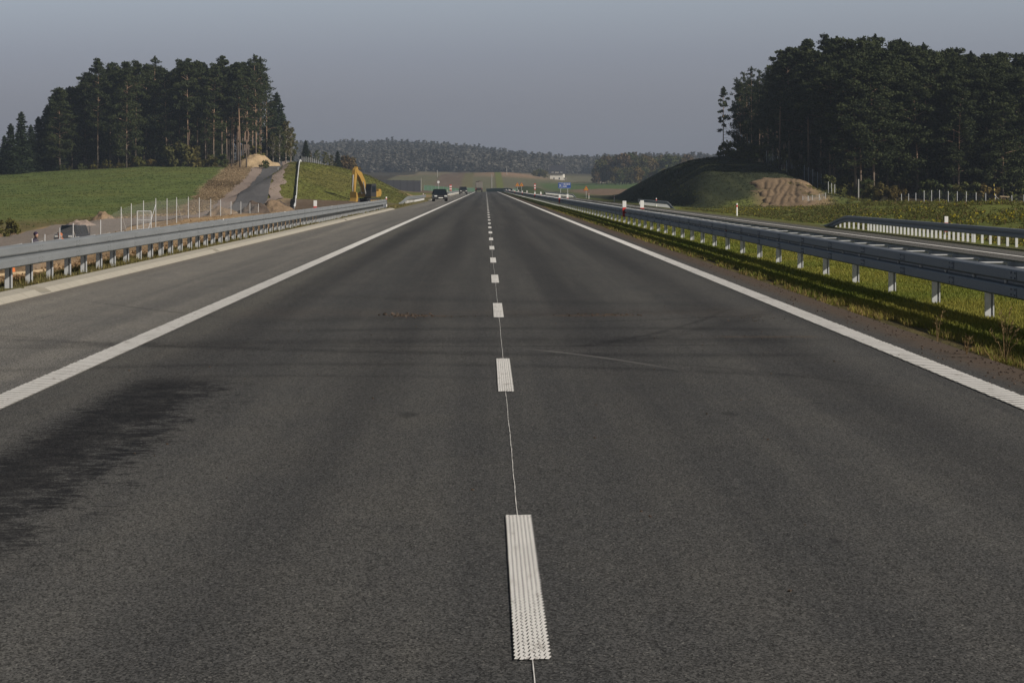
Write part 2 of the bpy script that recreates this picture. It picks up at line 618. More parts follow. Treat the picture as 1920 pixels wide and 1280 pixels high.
# right: verge, weed bank, mound of the cutting, forest floor
for q in ((21.5, 0, -.7), (21.5, 100, -.7), (21.5, 200, -.7), (21.5, 300, -.65), (22, 420, -.5), (22, 520, -.4), (24, 110, -.6), (27, 110, -.1), (30, 110, .25), (40, 110, .3), (24, 160, -.5), (28, 160, .25), (32, 165, .45), (36, 180, .3),
          (24, 210, -.6), (28, 215, -.3), (33, 220, .1), (26, 250, -.7), (31, 255, -.5), (40, 250, -.1), (60, 200, 0), (90, 200, 0), (45, 60, .3), (90, 60, .3),
          (26, 282, -.7), (31, 282, -.7), (38, 284, -.6), (45, 296, -.4), (60, 300, -.5), (70, 420, .2), (75, 330, -.4),
          (34, 322, 2.2), (30, 312, .9), (24, 300, -.6), (38.5, 318, 1.6), (43, 318, .4), (24, 345, -.4), (24, 427, -.3), (37.3, 430, 6.1), (30, 430, 2.9), (30, 365, 2.5), (37, 372, 5.0), (33, 340, 3.0),
          (46, 410, 6.0), (45, 480, 6.6), (37, 480, 6.2), (30, 480, 3.0), (24, 500, -.3), (24, 570, -.4), (36, 570, .2), (50, 570, .8), (60, 640, .2), (24, 650, -.4),
          (60, 370, 0.2), (80, 400, .6), (70, 470, 3), (100, 420, 1), (100, 520, 3), (55, 440, 4.5), (150, 400, 1)):
    C(*q)
CP(1560, 380, 332); CP(1505, 347, 368); CP(1470, 318, 430)
# far: fields rolling up to the wooded hill
for q in ((-20, 900, .3), (20, 900, 0), (-40, 1000, 1.6), (0, 1120, -1.4), (30, 1000, .2), (90, 800, -.2), (60, 760, -.5)):
    C(*q)
for q in ((700, 350, 960), (900, 352, 1300), (980, 352, 1300), (1100, 355, 900), (1190, 362, 760), (1090, 350, 1150), (1200, 346, 1250), (1330, 343, 1300), (1060, 340, 1560), (1110, 341, 1500),
          (700, 332, 1500), (800, 328, 1500), (900, 328, 1500), (955, 322, 1560), (1045, 337.5, 1700), (1000, 331, 1620), (700, 329, 1900), (850, 327, 1900), (1000, 326, 2000), (1150, 332, 2000), (1350, 332, 2000), (500, 326, 1500), (200, 322, 1500),
          (0, 320, 1500), (1600, 340, 1500), (1920, 340, 1500), (1500, 335, 2200), (300, 326, 2000)):
    CP(*q)
RIDGE = [(-1200, 296), (-200, 300), (0, 300), (200, 298), (400, 297), (560, 295), (640, 291), (700, 287), (760, 289), (830, 293), (900, 300), (960, 309), (1010, 317), (1060, 323), (1110, 325), (1200, 317), (1290, 315), (1340, 318), (1500, 322), (2000, 320), (3200, 316)]
for px_, py_ in RIDGE:
    CP(px_, py_, 3000)
    CTRL.append((PX(px_, 3300), 3300, PZ(py_, 3000) - 2))
    CTRL.append((PX(px_, 6500), 6500, PZ(py_, 3000) - 12))
    CTRL.append((PX(px_, 2300), 2300, 0.45 * PZ(py_, 3000) + .55 * PZ(330, 2000)))
CT = np.array(CTRL)


def warp(x, y):
    s = (y + 90.0)
    return np.stack([x / s * 14.0, np.log(s) * 3.2], -1)


_w = warp(CT[:, 0], CT[:, 1])
_d = np.linalg.norm(_w[:, None] - _w[None], axis=-1)
_A = -_d + np.eye(len(CT)) * -0.002
_n = len(CT)
_M = np.zeros((_n + 3, _n + 3))
_M[:_n, :_n] = -np.sqrt(_d ** 2 + 0.01) + np.eye(_n) * 0.02
_M[:_n, _n] = 1
_M[:_n, _n + 1:] = _w
_M[_n:, :_n] = _M[:_n, _n:].T
_sol = np.linalg.solve(_M, np.concatenate([CT[:, 2], [0, 0, 0]]))


def sm(x, a, b):
    t = np.clip((x - a) / (b - a), 0, 1)
    return t * t * (3 - 2 * t)


def road_z(y):
    y = np.asarray(y, float)
    return -np.clip(y - 930, 0, None) ** 2 / 26000.0


def corridor_z(x, y):
    z = np.interp(x, [-11.5, -8.4, -7.9, -7.05, 4.7, 5.2, 6.4, 7.8, 8.5, 16.7, 18.9, 20.4, 21.6],
                  [-.5, -.10, 0.02, 0.0, -.03, -.02, -.0, .04, -.2, -.57, -.66, -.66, -.66])
    return z + road_z(y)


def terrain(x, y):
    x = np.asarray(x, float)
    y = np.asarray(y, float)
    sh = np.broadcast(x, y).shape
    x, y = np.broadcast_to(x, sh).ravel(), np.broadcast_to(y, sh).ravel()
    out = np.empty(len(x))
    for i in range(0, len(x), 20000):
        w = warp(x[i:i + 20000], np.maximum(y[i:i + 20000], -60))
        d = np.linalg.norm(w[:, None] - _w[None], axis=-1)
        out[i:i + 20000] = -np.sqrt(d ** 2 + 0.01) @ _sol[:_n] + _sol[_n] + w @ _sol[_n + 1:]
    # the grassed approach bank on the left and the cutting mound on the right
    prof = np.interp(x, [-33.5, -32.5, -26.8, -23.1, -19, -13.8, -12.6, -10.5], [6.0, 5.95, 5.25, 4.35, 2.6, .05, -.45, -.5])
    toe = np.interp(x, [-30, -25, -18.5, -12], [338, 362, 398, 402])
    front = -.55 + (y - toe) * (.055 + .00006 * (y - toe))
    h1 = -np.logaddexp(-prof * 3, -front * 3) / 3
    m1 = sm(x, -36.8, -31.8) * (1 - sm(x, -12.4, -10.5)) * sm(y, 345, 375) * (1 - sm(y, 472, 545))
    out = out * (1 - m1) + h1 * m1
    prof = np.interp(x, [21.5, 22.4, 23.1, 26, 30, 34, 38, 44, 60], [-.66, -.6, -.15, 2.0, 4.5, 6.0, 6.5, 6.7, 6.7])
    fa = np.interp(y, [276, 286, 300, 332, 370, 430, 500], [-.66, -.62, .5, 2.8, 4.9, 7.0, 7.6])
    fb = np.interp(y, [276, 332, 368, 430, 480, 520], [-.6, -.3, 2.0, 4.6, 6.6, 7.0])
    kx = sm(x, 37, 46)
    h2 = -np.logaddexp(-prof * 6, -(fa * (1 - kx) + fb * kx) * 6) / 6
    m2 = sm(y, 262, 284) * (1 - sm(y, 436, 520)) * (1 - sm(x, 50, 66)) * (x > 21)
    out = out * (1 - m2) + h2 * m2
    # gentle unevenness away from the road
    bump = 0.10 * np.sin(x * .31 + 1.3) * np.sin(y * .11) + 0.06 * np.sin(x * .83 + y * .21) + .05 * np.sin(y * .47 - x * .37)
    off = np.maximum(-10.5 - x, x - 21.5)
    out = out + bump * sm(off, 0, 6)
    k = sm(off, 0.0, 3.0)
    k = np.maximum(k, sm(y, 1060, 1200))
    return (out * k + corridor_z(x, y) * (1 - k)).reshape(sh)


def tz(x, y):
    return float(terrain(np.array([x]), np.array([y]))[0])


# ------------------------------------------------------------------ the ground sheet
def grow(a, step, k, lim):
    r = [a]
    while abs(r[-1]) < lim:
        r.append(r[-1] + step)
        step *= k
    return r[1:]


gx = np.array(sorted(list(np.arange(-72, -12, 1.0)) + list(np.arange(-12, 24, 0.5)) + list(np.arange(24, 84, 1.0)) + grow(84, 1.4, 1.13, 5200) + [-v for v in grow(72, 1.4, 1.13, 5200)]))
gy = np.array(sorted(list(np.arange(-30, 20, 5.0)) + list(np.arange(20, 90, 2.0)) + list(np.arange(90, 660, 2.6)) + grow(660, 2.8, 1.03, 7000)))
GX, GY = np.meshgrid(gx, gy)
GZ = terrain(GX, GY)
# keep the sheet just under the paved surfaces
paved = (((GX > -7.3) & (GX < 4.72)) | ((GX > 8.55) & (GX < 18.7))) & (GY < 1110)
GZ = np.where(paved, GZ - 0.10, GZ)


def vnoise(x, y, s, seed):
    """cheap smooth value noise"""
    g = np.random.default_rng(seed).random((64, 64))
    u, v = x / s, y / s
    i, j = np.floor(u).astype(int), np.floor(v).astype(int)
    fu, fv = u - i, v - j
    fu, fv = fu * fu * (3 - 2 * fu), fv * fv * (3 - 2 * fv)
    a = g[i % 64, j % 64] * (1 - fu) + g[(i + 1) % 64, j % 64] * fu
    b = g[i % 64, (j + 1) % 64] * (1 - fu) + g[(i + 1) % 64, (j + 1) % 64] * fu
    return a * (1 - fv) + b * fv - 0.5


def poly_side(x, y, pts):
    """x of a boundary polyline (pts of (x,y), rising y) at y"""
    pts = sorted(pts, key=lambda q: q[1])
    return np.interp(y, [q[1] for q in pts], [q[0] for q in pts])


GRASS = np.array((0.125, 0.140, 0.030))
FIELD = np.array((0.100, 0.128, 0.036))
FIELD_Y = np.array((0.125, 0.125, 0.032))
TAN = np.array((0.34, 0.235, 0.135))
TOPSOIL = np.array((0.125, 0.090, 0.062))
SAND = np.array((0.46, 0.34, 0.20))
BANK = np.array((0.115, 0.125, 0.028))
STUBBLE = np.array((0.125, 0.118, 0.068))
FARGREEN = np.array((0.075, 0.10, 0.035))
PLOUGH = np.array((0.165, 0.118, 0.082))
WOODFLOOR = np.array((0.045, 0.036, 0.020))
DRYVERGE = np.array((0.12, 0.135, 0.032))

FIELD_EDGE = [(PX(175, 295), 295), (PX(288, 320), 320), (PX(342, 340), 340), (PX(370, 400), 400), (PX(390, 470), 470), (PX(422, 550), 550), (PX(434, 600), 600)]
FIELD_FRONT = [(-200, 262), (PX(0, 262), 262), (PX(100, 275), 276), (PX(200, 300), 302), (PX(300, 320), 322), (PX(360, 335), 338)]


def ground_color(x, y):
    n1, n2, n3 = vnoise(x, y * .5, 6.0, 1), vnoise(x, y * .6, 2.2, 2), vnoise(x, y, 23.0, 3)
    j = n1 * 1.6 + n2 * 0.9
    c = np.zeros(x.shape + (3,)) + FARGREEN

    def lay(mask, col):
        nonlocal c
        m = np.clip(mask, 0, 1)[..., None]
        c = c * (1 - m) + np.asarray(col) * m
    # far fields
    lay(sm(y, 700, 1000), (0.115, 0.115, 0.060))
    lay(sm(n3, -.1, .25) * sm(y, 1050, 1200) * .3, PLOUGH)
    lay(sm(y + n1 * 80, 1330, 1420) * (x < 60), STUBBLE)
    lay(np.exp(-((x - PX(955, 1560)) / 24) ** 2) * sm(y, 1440, 1500), (0.25, 0.165, 0.105))
    lay(sm(y + n1 * 80, 1470, 1500) * (x < PX(900, 1500)) * .45, (0.20, 0.145, 0.085))
    rt = sm(x, 24, 30) * sm(y, 540, 600)
    lay(rt * (1 - sm(y + n1 * 40, 930, 960)), PLOUGH)
    lay(rt * sm(y + n1 * 40, 930, 960) * (1 - sm(y, 1350, 1420)), (0.075, 0.115, 0.035))
    # near left site
    site = (x < -8.2) & (y < 460)
    lay(site, TAN)
    lay(site * sm(n1 + n2, .05, .3) * .8, (0.20, 0.13, 0.07))
    lay(site * sm(x, -30, -42) * (y < 250) * .8, (0.14, 0.125, 0.06))
    fe = poly_side(x, y, FIELD_EDGE)
    ff = np.interp(x, [p[0] for p in FIELD_FRONT], [p[1] for p in FIELD_FRONT])
    fld = sm(fe - x + j * 1.2, -.6, .6) * sm(y + j * 6, ff - 5, ff + 5)
    lay(fld, FIELD)
    lay(fld * sm(n1 + n3, 0.1, .5) * .35, FIELD_Y)
    lay(fld * (1 - sm(y - ff + j * 16, 22, 62)) * .85, (0.135, 0.105, 0.045))
    lay(sm(y, 556, 566) * sm(fe + 8 - x, 0, 3), WOODFLOOR)
    # dirt bank between the field and the access road
    bank = sm(x - fe - j * 1.2, -.6, .6) * (y > 285) * (x < -24) * (y < 660)
    lay(bank, (0.26, 0.19, 0.115))
    lay(bank * sm(n2 + n1, .0, .3) * .8, (0.15, 0.105, 0.06))
    lay(bank * sm(n2 - n1, .1, .4) * .6, (0.33, 0.25, 0.155))
    lay(sm(y, 586, 596) * (1 - sm(y, 640, 655)) * sm(x, -56, -51) * (1 - sm(x, -45, -42)), SAND)
    # topsoil apron and the grassed bank
    ap = sm(x + n1 * 2, -26.5, -24.5) * (x < -8.4)
    lay(ap * sm(y, 240, 270), TOPSOIL)
    lay(ap * sm(y, 240, 270) * sm(n2, .1, .3) * .4, (0.16, 0.13, 0.10))
    toe = np.interp(x, [-30, -25.6, -21.5, -18.3, -13, -9], [356, 362, 372, 400, 398, 404])
    bk = sm(y + n2 * 6, toe - 3, toe + 3) * sm(x, -34, -29.5) * (x < -7.8) * (1 - sm(y, 760, 800))
    lay(bk, BANK)
    lay(bk * sm(n1 + n3, 0.1, .45) * .5, (0.13, 0.105, 0.035))
    ramp = sm(x + n2 * .8, np.interp(y, [400, 470, 560, 700], [-17, -16.2, -15, -16]), np.interp(y, [400, 470, 560, 700], [-16.2, -15.4, -14, -15])) * sm(y, 450, 470) * (x < -11.8)
    lay(ramp * .85 * (y < 700), (0.27, 0.19, 0.11))
    # verges
    lay((x > -8.6 + n2 * .8) * (x < -6.9), (0.115, 0.105, 0.045))
    lay((x > -12 + n2) * (x < -6.9) * (y > 235), (0.13, 0.115, 0.05))
    lay((x > 4.6) * (x < 8.7), GRASS)
    lay((x > 4.5) * (x < 5.25 + n2 * .5), (0.11, 0.085, 0.04))
    lay((x > 18.6) * (x < 70) * (y < 520), DRYVERGE)
    lay((x > 18.6) * (x < 20.0 + n2 * .5) * (y < 1000) * .7, (0.10, 0.09, 0.045))
    lay((x > 23) * (x < 60) * (y < 300) * sm(n1 + n2, 0, .35) * .6, (0.085, 0.105, 0.025))
    # cutting slope (turf, its shade painted into the dark colour) and its sown face
    lay(sm(x, 21.5, 23.5) * sm(y, 294, 304) * (x < 62) * (y < 640), (0.07, 0.082, 0.028))
    lay(sm(y, 298, 306) * sm(x - (46 + n1 * 4) + (y - 330) * -.03, 0, 5), WOODFLOOR)
    face = sm(x + n1 * 1.5, 28.4 + (y - 287) * .09, 30.4 + (y - 287) * .09) * (1 - sm(x + n1 * 2, 36.5 + (y - 287) * .1, 38.5 + (y - 287) * .1)) * sm(y, 286, 290) * (1 - sm(y + n2 * 5, 332, 338))
    lay(face * .95, (0.25, 0.18, 0.105))
    ridge = np.interp(y, [282, 286, 300, 330, 340, 352], [23.5, 25.0, 29.2, 35.5, 43, 56])  # limit of the painted shade on the slope and wood edge
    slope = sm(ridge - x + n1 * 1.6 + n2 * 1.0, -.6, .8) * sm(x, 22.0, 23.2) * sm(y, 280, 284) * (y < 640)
    lay(slope * .95, (0.026, 0.033, 0.018))  # dark turf, with the slope's shade put into its colour
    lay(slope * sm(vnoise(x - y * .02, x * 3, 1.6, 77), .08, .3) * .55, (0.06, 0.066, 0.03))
    # hill wood floor
    lay(sm(y, 1950, 2050), (0.07, 0.06, 0.03))
    return c


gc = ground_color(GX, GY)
ny, nx = GX.shape
idx = np.arange(nx * ny).reshape(ny, nx)
q = np.stack([idx[:-1, :-1], idx[:-1, 1:], idx[1:, 1:], idx[1:, :-1]], -1).reshape(-1, 4)
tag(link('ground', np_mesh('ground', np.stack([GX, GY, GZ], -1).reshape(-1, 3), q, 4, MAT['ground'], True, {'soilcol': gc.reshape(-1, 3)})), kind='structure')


# ------------------------------------------------------------------ paved sheets
def strip(name, xs, ys, zfun, mat, kind='structure', dz=0.0, smooth=True):
    xs, ys = np.asarray(xs, float), np.asarray(ys, float)
    X, Y = np.meshgrid(xs, ys)
    Z = zfun(X, Y) + dz
    ny_, nx_ = X.shape
    i = np.arange(nx_ * ny_).reshape(ny_, nx_)
    q_ = np.stack([i[:-1, :-1], i[:-1, 1:], i[1:, 1:], i[1:, :-1]], -1).reshape(-1, 4)
    return tag(link(name, np_mesh(name, np.stack([X, Y, Z], -1).reshape(-1, 3), q_, 4, mat, smooth)), kind=kind)


ROAD_Y = list(np.arange(-20, 900, 20)) + list(np.arange(900, 1121, 10))
flat = lambda X, Y: road_z(Y) - 0.0 * X
strip('carriageway', [-6.68, -3.7, 0.2, 4.05, 4.75], ROAD_Y, flat, MAT['asphalt'])
strip('opposite_carriageway', [8.5, 16.7, 18.85], ROAD_Y, corridor_z, MAT['asphalt_other'], dz=0.012)

LX, CX, RX = -3.66, 0.160, 4.03


def ribbed_line(name, x0, x1, y0, y1, step, zf, rib_to=70.0):
    """an edge line laid as closely spaced transverse ribs close to the viewer, as one band farther off"""
    vs_, fs_ = [], []
    y = y0
    g = random.Random(3)
    while y < y1:
        st = step if y < rib_to else 10.0
        ln = st * 0.74 if y < rib_to else st
        j0, j1 = (g.uniform(-.006, .006), g.uniform(-.006, .006)) if y < rib_to else (0, 0)
        sk = 0.10 if y < rib_to else 0
        b = len(vs_)
        for yy in (y, y + ln):
            vs_.append((x0 + j0, yy, zf(x0, yy)))
            vs_.append((x1 + j1, yy + sk, zf(x1, yy)))
        fs_.append((b, b + 1, b + 3, b + 2))
        y += st
    return vs_, fs_


def quads(name, vs_, fs_, mat):
    return tag(link(name, np_mesh(name, np.array(vs_), np.array(fs_), 4, mat)), kind='structure')


zr = lambda x, y: float(road_z(y)) + 0.006
# backing film under the ribs (thin paint), then ribs a few millimetres above it
n_ = NT('worn_paint')
pn = n_.obj()
MAT['worn_paint'] = n_.done(n_.mix(n_.noise(pn, 40.0, 4, 0.7), (0.22, 0.205, 0.185), (0.56, 0.54, 0.50)), 0.8, 0, 0.2)
for nm, x0 in (('left_edge_line', LX), ('right_edge_line', RX)):
    quads(nm, *[[(x0 - .125, -5, .004), (x0 + .125, -5, .004), (x0 + .125, 72, .004), (x0 - .125, 72, .004)], [(0, 1, 2, 3)]], MAT['worn_paint'])
    quads(nm, *ribbed_line(nm, x0 - .125, x0 + .125, 8.0, 1000, .20, lambda x, y: float(road_z(y)) + .009), MAT['road_paint'])
zo = lambda x, y: float(corridor_z(np.array(x), np.array(y))) + 0.026
quads('opposite_edge_line', *ribbed_line('o', 16.6, 16.84, 40, 1000, 10, zo, 0), MAT['road_paint'])
quads('opposite_inner_line', *ribbed_line('o', 8.85, 9.1, 40, 1000, 10, zo, 0), MAT['road_paint'])
ov, of = [], []
for k in range(80):
    y = 40 + 12 * k
    b = len(ov)
    ov += [(12.75, y, zo(12.75, y)), (12.87, y, zo(12.87, y)), (12.87, y + 4, zo(12.87, y + 4)), (12.75, y + 4, zo(12.75, y + 4))]
    of.append((b, b + 1, b + 2, b + 3))
quads('opposite_lane_line', ov, of, MAT['road_paint'])

# lane line: 4 m dashes every 12 m; each dash is seven zigzag beads of thermoplastic
Y0 = 8108.0 / (1243 - VPY)
dv, df = [], []
for k in range(-1, 82):
    ya = 9.12 + 12.0 * k
    if k < 8:
        nb = 7
        w = 0.125 / nb
        tooth = 0.036
        nt = int(4.0 / tooth)
        g = random.Random(k)
        for s in range(nb):
            xc = CX - .0625 + w * (s + .5)
            b = len(dv)
            ya2 = ya + g.uniform(-.02, .02)
            for t in range(nt + 1):
                off = (0.0042 if t % 2 else -0.0042) + g.uniform(-.001, .001)
                hw = w * (.5 if t % 2 else .40)
                for sx in (-1, 1):
                    dv.append((xc + off + sx * hw * .92, ya2 + t * tooth, 0.006 + 0.003 * (t % 2)))
            df += [(b + 2 * t, b + 2 * t + 1, b + 2 * t + 3, b + 2 * t + 2) for t in range(nt)]
    else:
        b = len(dv)
        for yy in (ya, ya + 4):
            dv += [(CX - .0625, yy, zr(0, yy)), (CX + .0625, yy, zr(0, yy))]
        df.append((b, b + 1, b + 3, b + 2))
quads('lane_line', dv, df, MAT['road_paint'])
# thin setting-out line along the lane line
sv, sf = [], []
y, g, xo = 6.0, random.Random(1), 0.0
while y < 240:
    xo = max(-.006, min(.006, xo + g.uniform(-.0011, .0011)))
    hw = 0.0016 * g.uniform(.5, 1.5)
    sv += [(CX + xo - hw, y, .004), (CX + xo + hw, y, .004)]
    y += 0.09 if y < 60 else 1.2
sf = [(2 * i, 2 * i + 1, 2 * i + 3, 2 * i + 2) for i in range(len(sv) // 2 - 1)]
quads('setting_out_line', sv, sf, MAT['road_paint'])

# concrete kerb along the hard shoulder, broken by two gully outlets
kv = MB()
prof = [(-7.12, -.08), (-7.12, .085), (-7.02, .10), (-6.80, .075), (-6.69, .015), (-6.69, -.08)]
for ya, yb in ((20, 40.2), (41.1, 66.2), (67.1, 128), (129, 196), (330, 470), (500, 900)):
    kv.prism(prof, ya, yb)
for yg in (40.65, 66.65, 128.5):
    kv.prism([(-7.9, -.12), (-7.9, -.02), (-7.0, .012), (-6.69, .012), (-6.69, -.12)], yg - .43, yg + .43)
tag(kv.build('kerb', MAT['concrete']), kind='structure')


# draped sheets ---------------------------------------------------------------
def drape(name, line, widths, mat, dz=0.07, step=2.5, nw=5, crown=0.0):
    """line: [(x,y)...] centre; widths: [(left, right)...]"""
    L = np.array(line, float)
    W = np.array(widths, float)
    s = np.concatenate([[0], np.cumsum(np.linalg.norm(np.diff(L, axis=0), axis=1))])
    t = np.arange(0, s[-1], step)
    # smooth interpolation (Catmull-like through cubic on 3-tap smoothing)
    X, Y = np.interp(t, s, L[:, 0]), np.interp(t, s, L[:, 1])
    k = max(3, int(18 / step) | 1)
    ker = np.ones(k) / k
    Xs = np.convolve(np.pad(X, k // 2, mode='reflect', reflect_type='odd'), ker, 'valid')
    Ys = np.convolve(np.pad(Y, k // 2, mode='reflect', reflect_type='odd'), ker, 'valid')
    a, b = np.interp(t, s, W[:, 0]), np.interp(t, s, W[:, 1])
    dx, dy = np.gradient(Xs), np.gradient(Ys)
    l = np.hypot(dx, dy)
    nx_, ny_ = dy / l, -dx / l
    u = np.linspace(0, 1, nw)
    off = a[:, None] * (1 - u) + b[:, None] * u
    if name != 'access_road':
        off = off + vnoise(Xs * 3, Ys, 5.0, 9)[:, None] * 1.2 * np.where((u == 0) | (u == 1), 1, 0)
    PXx, PYy = Xs[:, None] + nx_[:, None] * off, Ys[:, None] + ny_[:, None] * off
    Z = terrain(PXx, PYy) + dz + crown * (1 - (2 * u - 1) ** 2)
    i = np.arange(Z.size).reshape(Z.shape)
    q_ = np.stack([i[:-1, :-1], i[:-1, 1:], i[1:, 1:], i[1:, :-1]], -1).reshape(-1, 4)
    return tag(link(name, np_mesh(name, np.stack([PXx, PYy, Z], -1).reshape(-1, 3), q_, 4, mat, True)), kind='structure')


ACC = [(-26.5, 262), (-28.2, 300), (-29.6, 330), (-35.5, 420), (-43.6, 540), (-48.5, 610), (-52, 650), (-60, 690)]
drape('access_road', ACC, [(-1.6, 2.6), (-1.9, 2.4), (-2.0, 2.2), (-2.1, 2.1), (-2.1, 2.1), (-2.0, 2.0), (-2, 2), (-2, 2)], MAT['far_asphalt'], 0.16)
drape('gravel_shoulder', ACC, [(-4.2, -1.5), (-5.0, -1.8), (-5.0, -1.9), (-4.8, -2.0), (-4.4, -2.0), (-4.2, -1.9), (-4, -1.9), (-4, -1.9)], MAT['shoulder_gravel'], 0.10)
drape('gravel_shoulder', ACC, [(2.5, 3.0), (2.3, 3.4), (2.1, 3.8), (2.0, 4.0), (2.0, 3.8), (1.9, 3.4), (1.9, 3), (1.9, 3)], MAT['shoulder_gravel'], 0.10)
TRK = [(-70, 168), (-52, 205), (PX(60, 235), 235), (PX(150, 262), 262), (PX(230, 285), 285), (PX(330, 300), 300), (PX(420, 305), 305)]
drape('dirt_track', TRK, [(-7, 7), (-7, 7), (-6, 6), (-5.5, 6), (-5, 6), (-5, 6), (-5, 6)], MAT['track_gravel'], 0.09)

# ploughed, rutted face of the cutting mound (a fine sheet of its own)
rx = np.arange(26.6, 43.4, 0.18)
ry = np.arange(285.5, 338, 0.7)
RXm, RYm = np.meshgrid(rx, ry)
RZ = terrain(RXm, RYm)
rlim = 36.6 + (RYm - 287) * .085
fade = sm(RXm + vnoise(RXm, RYm, 3, 4) * 3, 28.6 + (RYm - 287) * .09, 30.4 + (RYm - 287) * .09) * (1 - sm(RXm + vnoise(RXm, RYm, 4, 14) * 3, rlim - 1, rlim + .8)) * sm(RYm, 286, 289) * (1 - sm(RYm + vnoise(RXm, RYm, 4, 5) * 8, 328, 337))
dep = np.zeros_like(RZ)
for x0, sl, w_, ya, yb in ((31.0, .15, .17, 288, 324), (32.6, .14, .20, 287, 328), (33.9, .15, .22, 287, 331), (35.2, .12, .18, 288, 331), (36.6, .13, .20, 288, 318), (31.9, .14, .10, 290, 320), (33.2, .15, .10, 289, 326), (37.6, -.05, .16, 306, 328), (34.6, .13, .09, 290, 322)):
    xc = x0 + (RYm - 303) * sl + vnoise(RXm * 0 + x0 * 7, RYm, 5, 6) * .55
    dep -= .17 * np.exp(-((RXm - xc) / w_) ** 2) * sm(RYm, ya, ya + 4) * (1 - sm(RYm, yb - 5, yb))
    dep += .035 * np.exp(-((RXm - xc - w_ * 2.0) / (w_ * .9)) ** 2) * sm(RYm, ya, ya + 4) * (1 - sm(RYm, yb - 5, yb))
dep += vnoise(RXm, RYm, .8, 7) * .05 + vnoise(RXm, RYm, 2.5, 8) * .04
RZ = RZ + 0.10 * fade + dep * fade - 0.5 * (1 - fade) + .15 * fade
i = np.arange(RZ.size).reshape(RZ.shape)
q = np.stack([i[:-1, :-1], i[:-1, 1:], i[1:, 1:], i[1:, :-1]], -1).reshape(-1, 4)
tag(link('rutted_soil', np_mesh('rutted_soil', np.stack([RXm, RYm, RZ], -1).reshape(-1, 3), q, 4, MAT['mound_soil'], True)), kind='structure')

# ------------------------------------------------------------------ galvanised steel and other object materials
def make_galv(name, c0, c1, rough=0.45, metal=0.55):
    n = NT(name)
    p = n.obj()
    x, y, z = n.xyz(p)
    f = n.noise(n.scale(p, (3, 0.7, 9)), 1.0, 5, 0.7)
    sp = n.voro(p, 28.0, 'Color')
    sr, sg, sb = n.xyz(sp)
    sheet = n.noise(n.scale(p, (0.0, 0.25, 0.0)), 1.0, 1, 0.5)
    c = n.mix(n.add(n.mul(f, .6), n.add(n.mul(sr, .2), n.mul(sheet, .3))), c0, c1)
    streak = n.step(n.noise(n.scale(p, (6, 5.0, .8)), 1.0, 4, .7), .60, .78)
    c = n.mix(n.mul(streak, .35), c, (0.16, 0.155, 0.145))
    MAT[name] = n.done(c, n.add(rough, n.mul(f, .25)), metal, .5)


make_galv('galvanised', (0.215, 0.23, 0.24), (0.335, 0.35, 0.36))
make_galv('galvanised_post', (0.45, 0.46, 0.47), (0.62, 0.63, 0.64), .5, .3)
make_galv('galvanised_dull', (0.16, 0.175, 0.20), (0.27, 0.29, 0.32), .5, .5)
simple('white_plastic', (0.74, 0.73, 0.71), .45, var=.05)
simple('red_plastic', (0.52, 0.045, 0.035), .45, var=.1)
simple('reflector_red', (0.42, 0.05, 0.02), .3)
simple('black_rubber', (0.018, 0.018, 0.02), .8)
simple('timber_pale', (0.42, 0.32, 0.20), .8)

# W-shaped beam, open to the back: (outward, height)
BEAM = [(-.072, .355), (-.010, .375), (0.0, .385), (0.0, .492), (-.008, .505), (-.060, .522), (-.060, .548), (-.008, .565), (0.0, .578), (0.0, .678), (-.010, .690), (-.072, .712)]


def beam_mesh(mb, pts, side, thick=.006, lap=None, prof=BEAM):
    """pts: path; side +1 faces to the right of travel. lap: joint spacing -> laps a few mm proud, as bolted sheets"""
    pts = [Vector(p) for p in pts]
    outer = prof
    inner = [(u - thick, z) for u, z in prof]
    ring = outer + inner[::-1]
    n = len(ring)
    vs_, fs_ = [], []
    for i, p in enumerate(pts):
        d = pts[min(i + 1, len(pts) - 1)] - pts[max(i - 1, 0)]
        d.z = 0
        d.normalize()
        nv = Vector((d.y, -d.x, 0)) * side
        for u, z in ring:
            vs_.append(p + nv * u + Vector((0, 0, z)))
    for i in range(len(pts) - 1):
        for k in range(n):
            a, b = i * n + k, i * n + (k + 1) % n
            fs_.append((a, b, b + n, a + n))
    fs_.append(tuple(range(n)))
    fs_.append(tuple((len(pts) - 1) * n + k for k in range(n - 1, -1, -1)))
    mb.add(vs_, fs_)
    if lap:
        # lap plates at the joints
        acc, nxt = 0.0, lap * .5
        for i in range(len(pts) - 1):
            L = (pts[i + 1] - pts[i]).length
            while acc + L >= nxt:
                t = (nxt - acc) / L
                p = pts[i].lerp(pts[i + 1], t)
                d = (pts[i + 1] - pts[i])
                d.z = 0
                d.normalize()
                nv = Vector((d.y, -d.x, 0)) * side
                for (za, zb) in ((.388, .490), (.580, .676)):
                    c = p + nv * .004 + Vector((0, 0, (za + zb) / 2))
                    mb.bar(c - d * .16, c + d * .16, .007, zb - za)
                    for q_ in (-.10, .10):
                        for zz in (-.03, .03):
                            mb.box(tuple(c + d * q_ + nv * .008 + Vector((0, 0, zz))), (.02, .02, .02), rz=math.atan2(d.y, d.x))
                nxt += lap
            acc += L


def post_mesh(name, top, w=.11, base=-.9):
    """sigma post, open to the viewer's right"""
    mb = MB()
    t = .006
    h, zc = top - base, (top + base) / 2
    mb.box((-.030, -.030, zc), (.060, t, h))
    mb.box((.003, 0, zc), (t, .066, h))
    mb.box((.024, .030, zc), (.036, t, h))
    mb.box((.045, 0, zc), (t, .066, h))
    mb.box((.037, -.030, zc), (.010, t, h))
    mb.box((-.0635, -.018, zc), (t, .03, h))
    return mb.mesh(name, MAT['galvanised_post'])


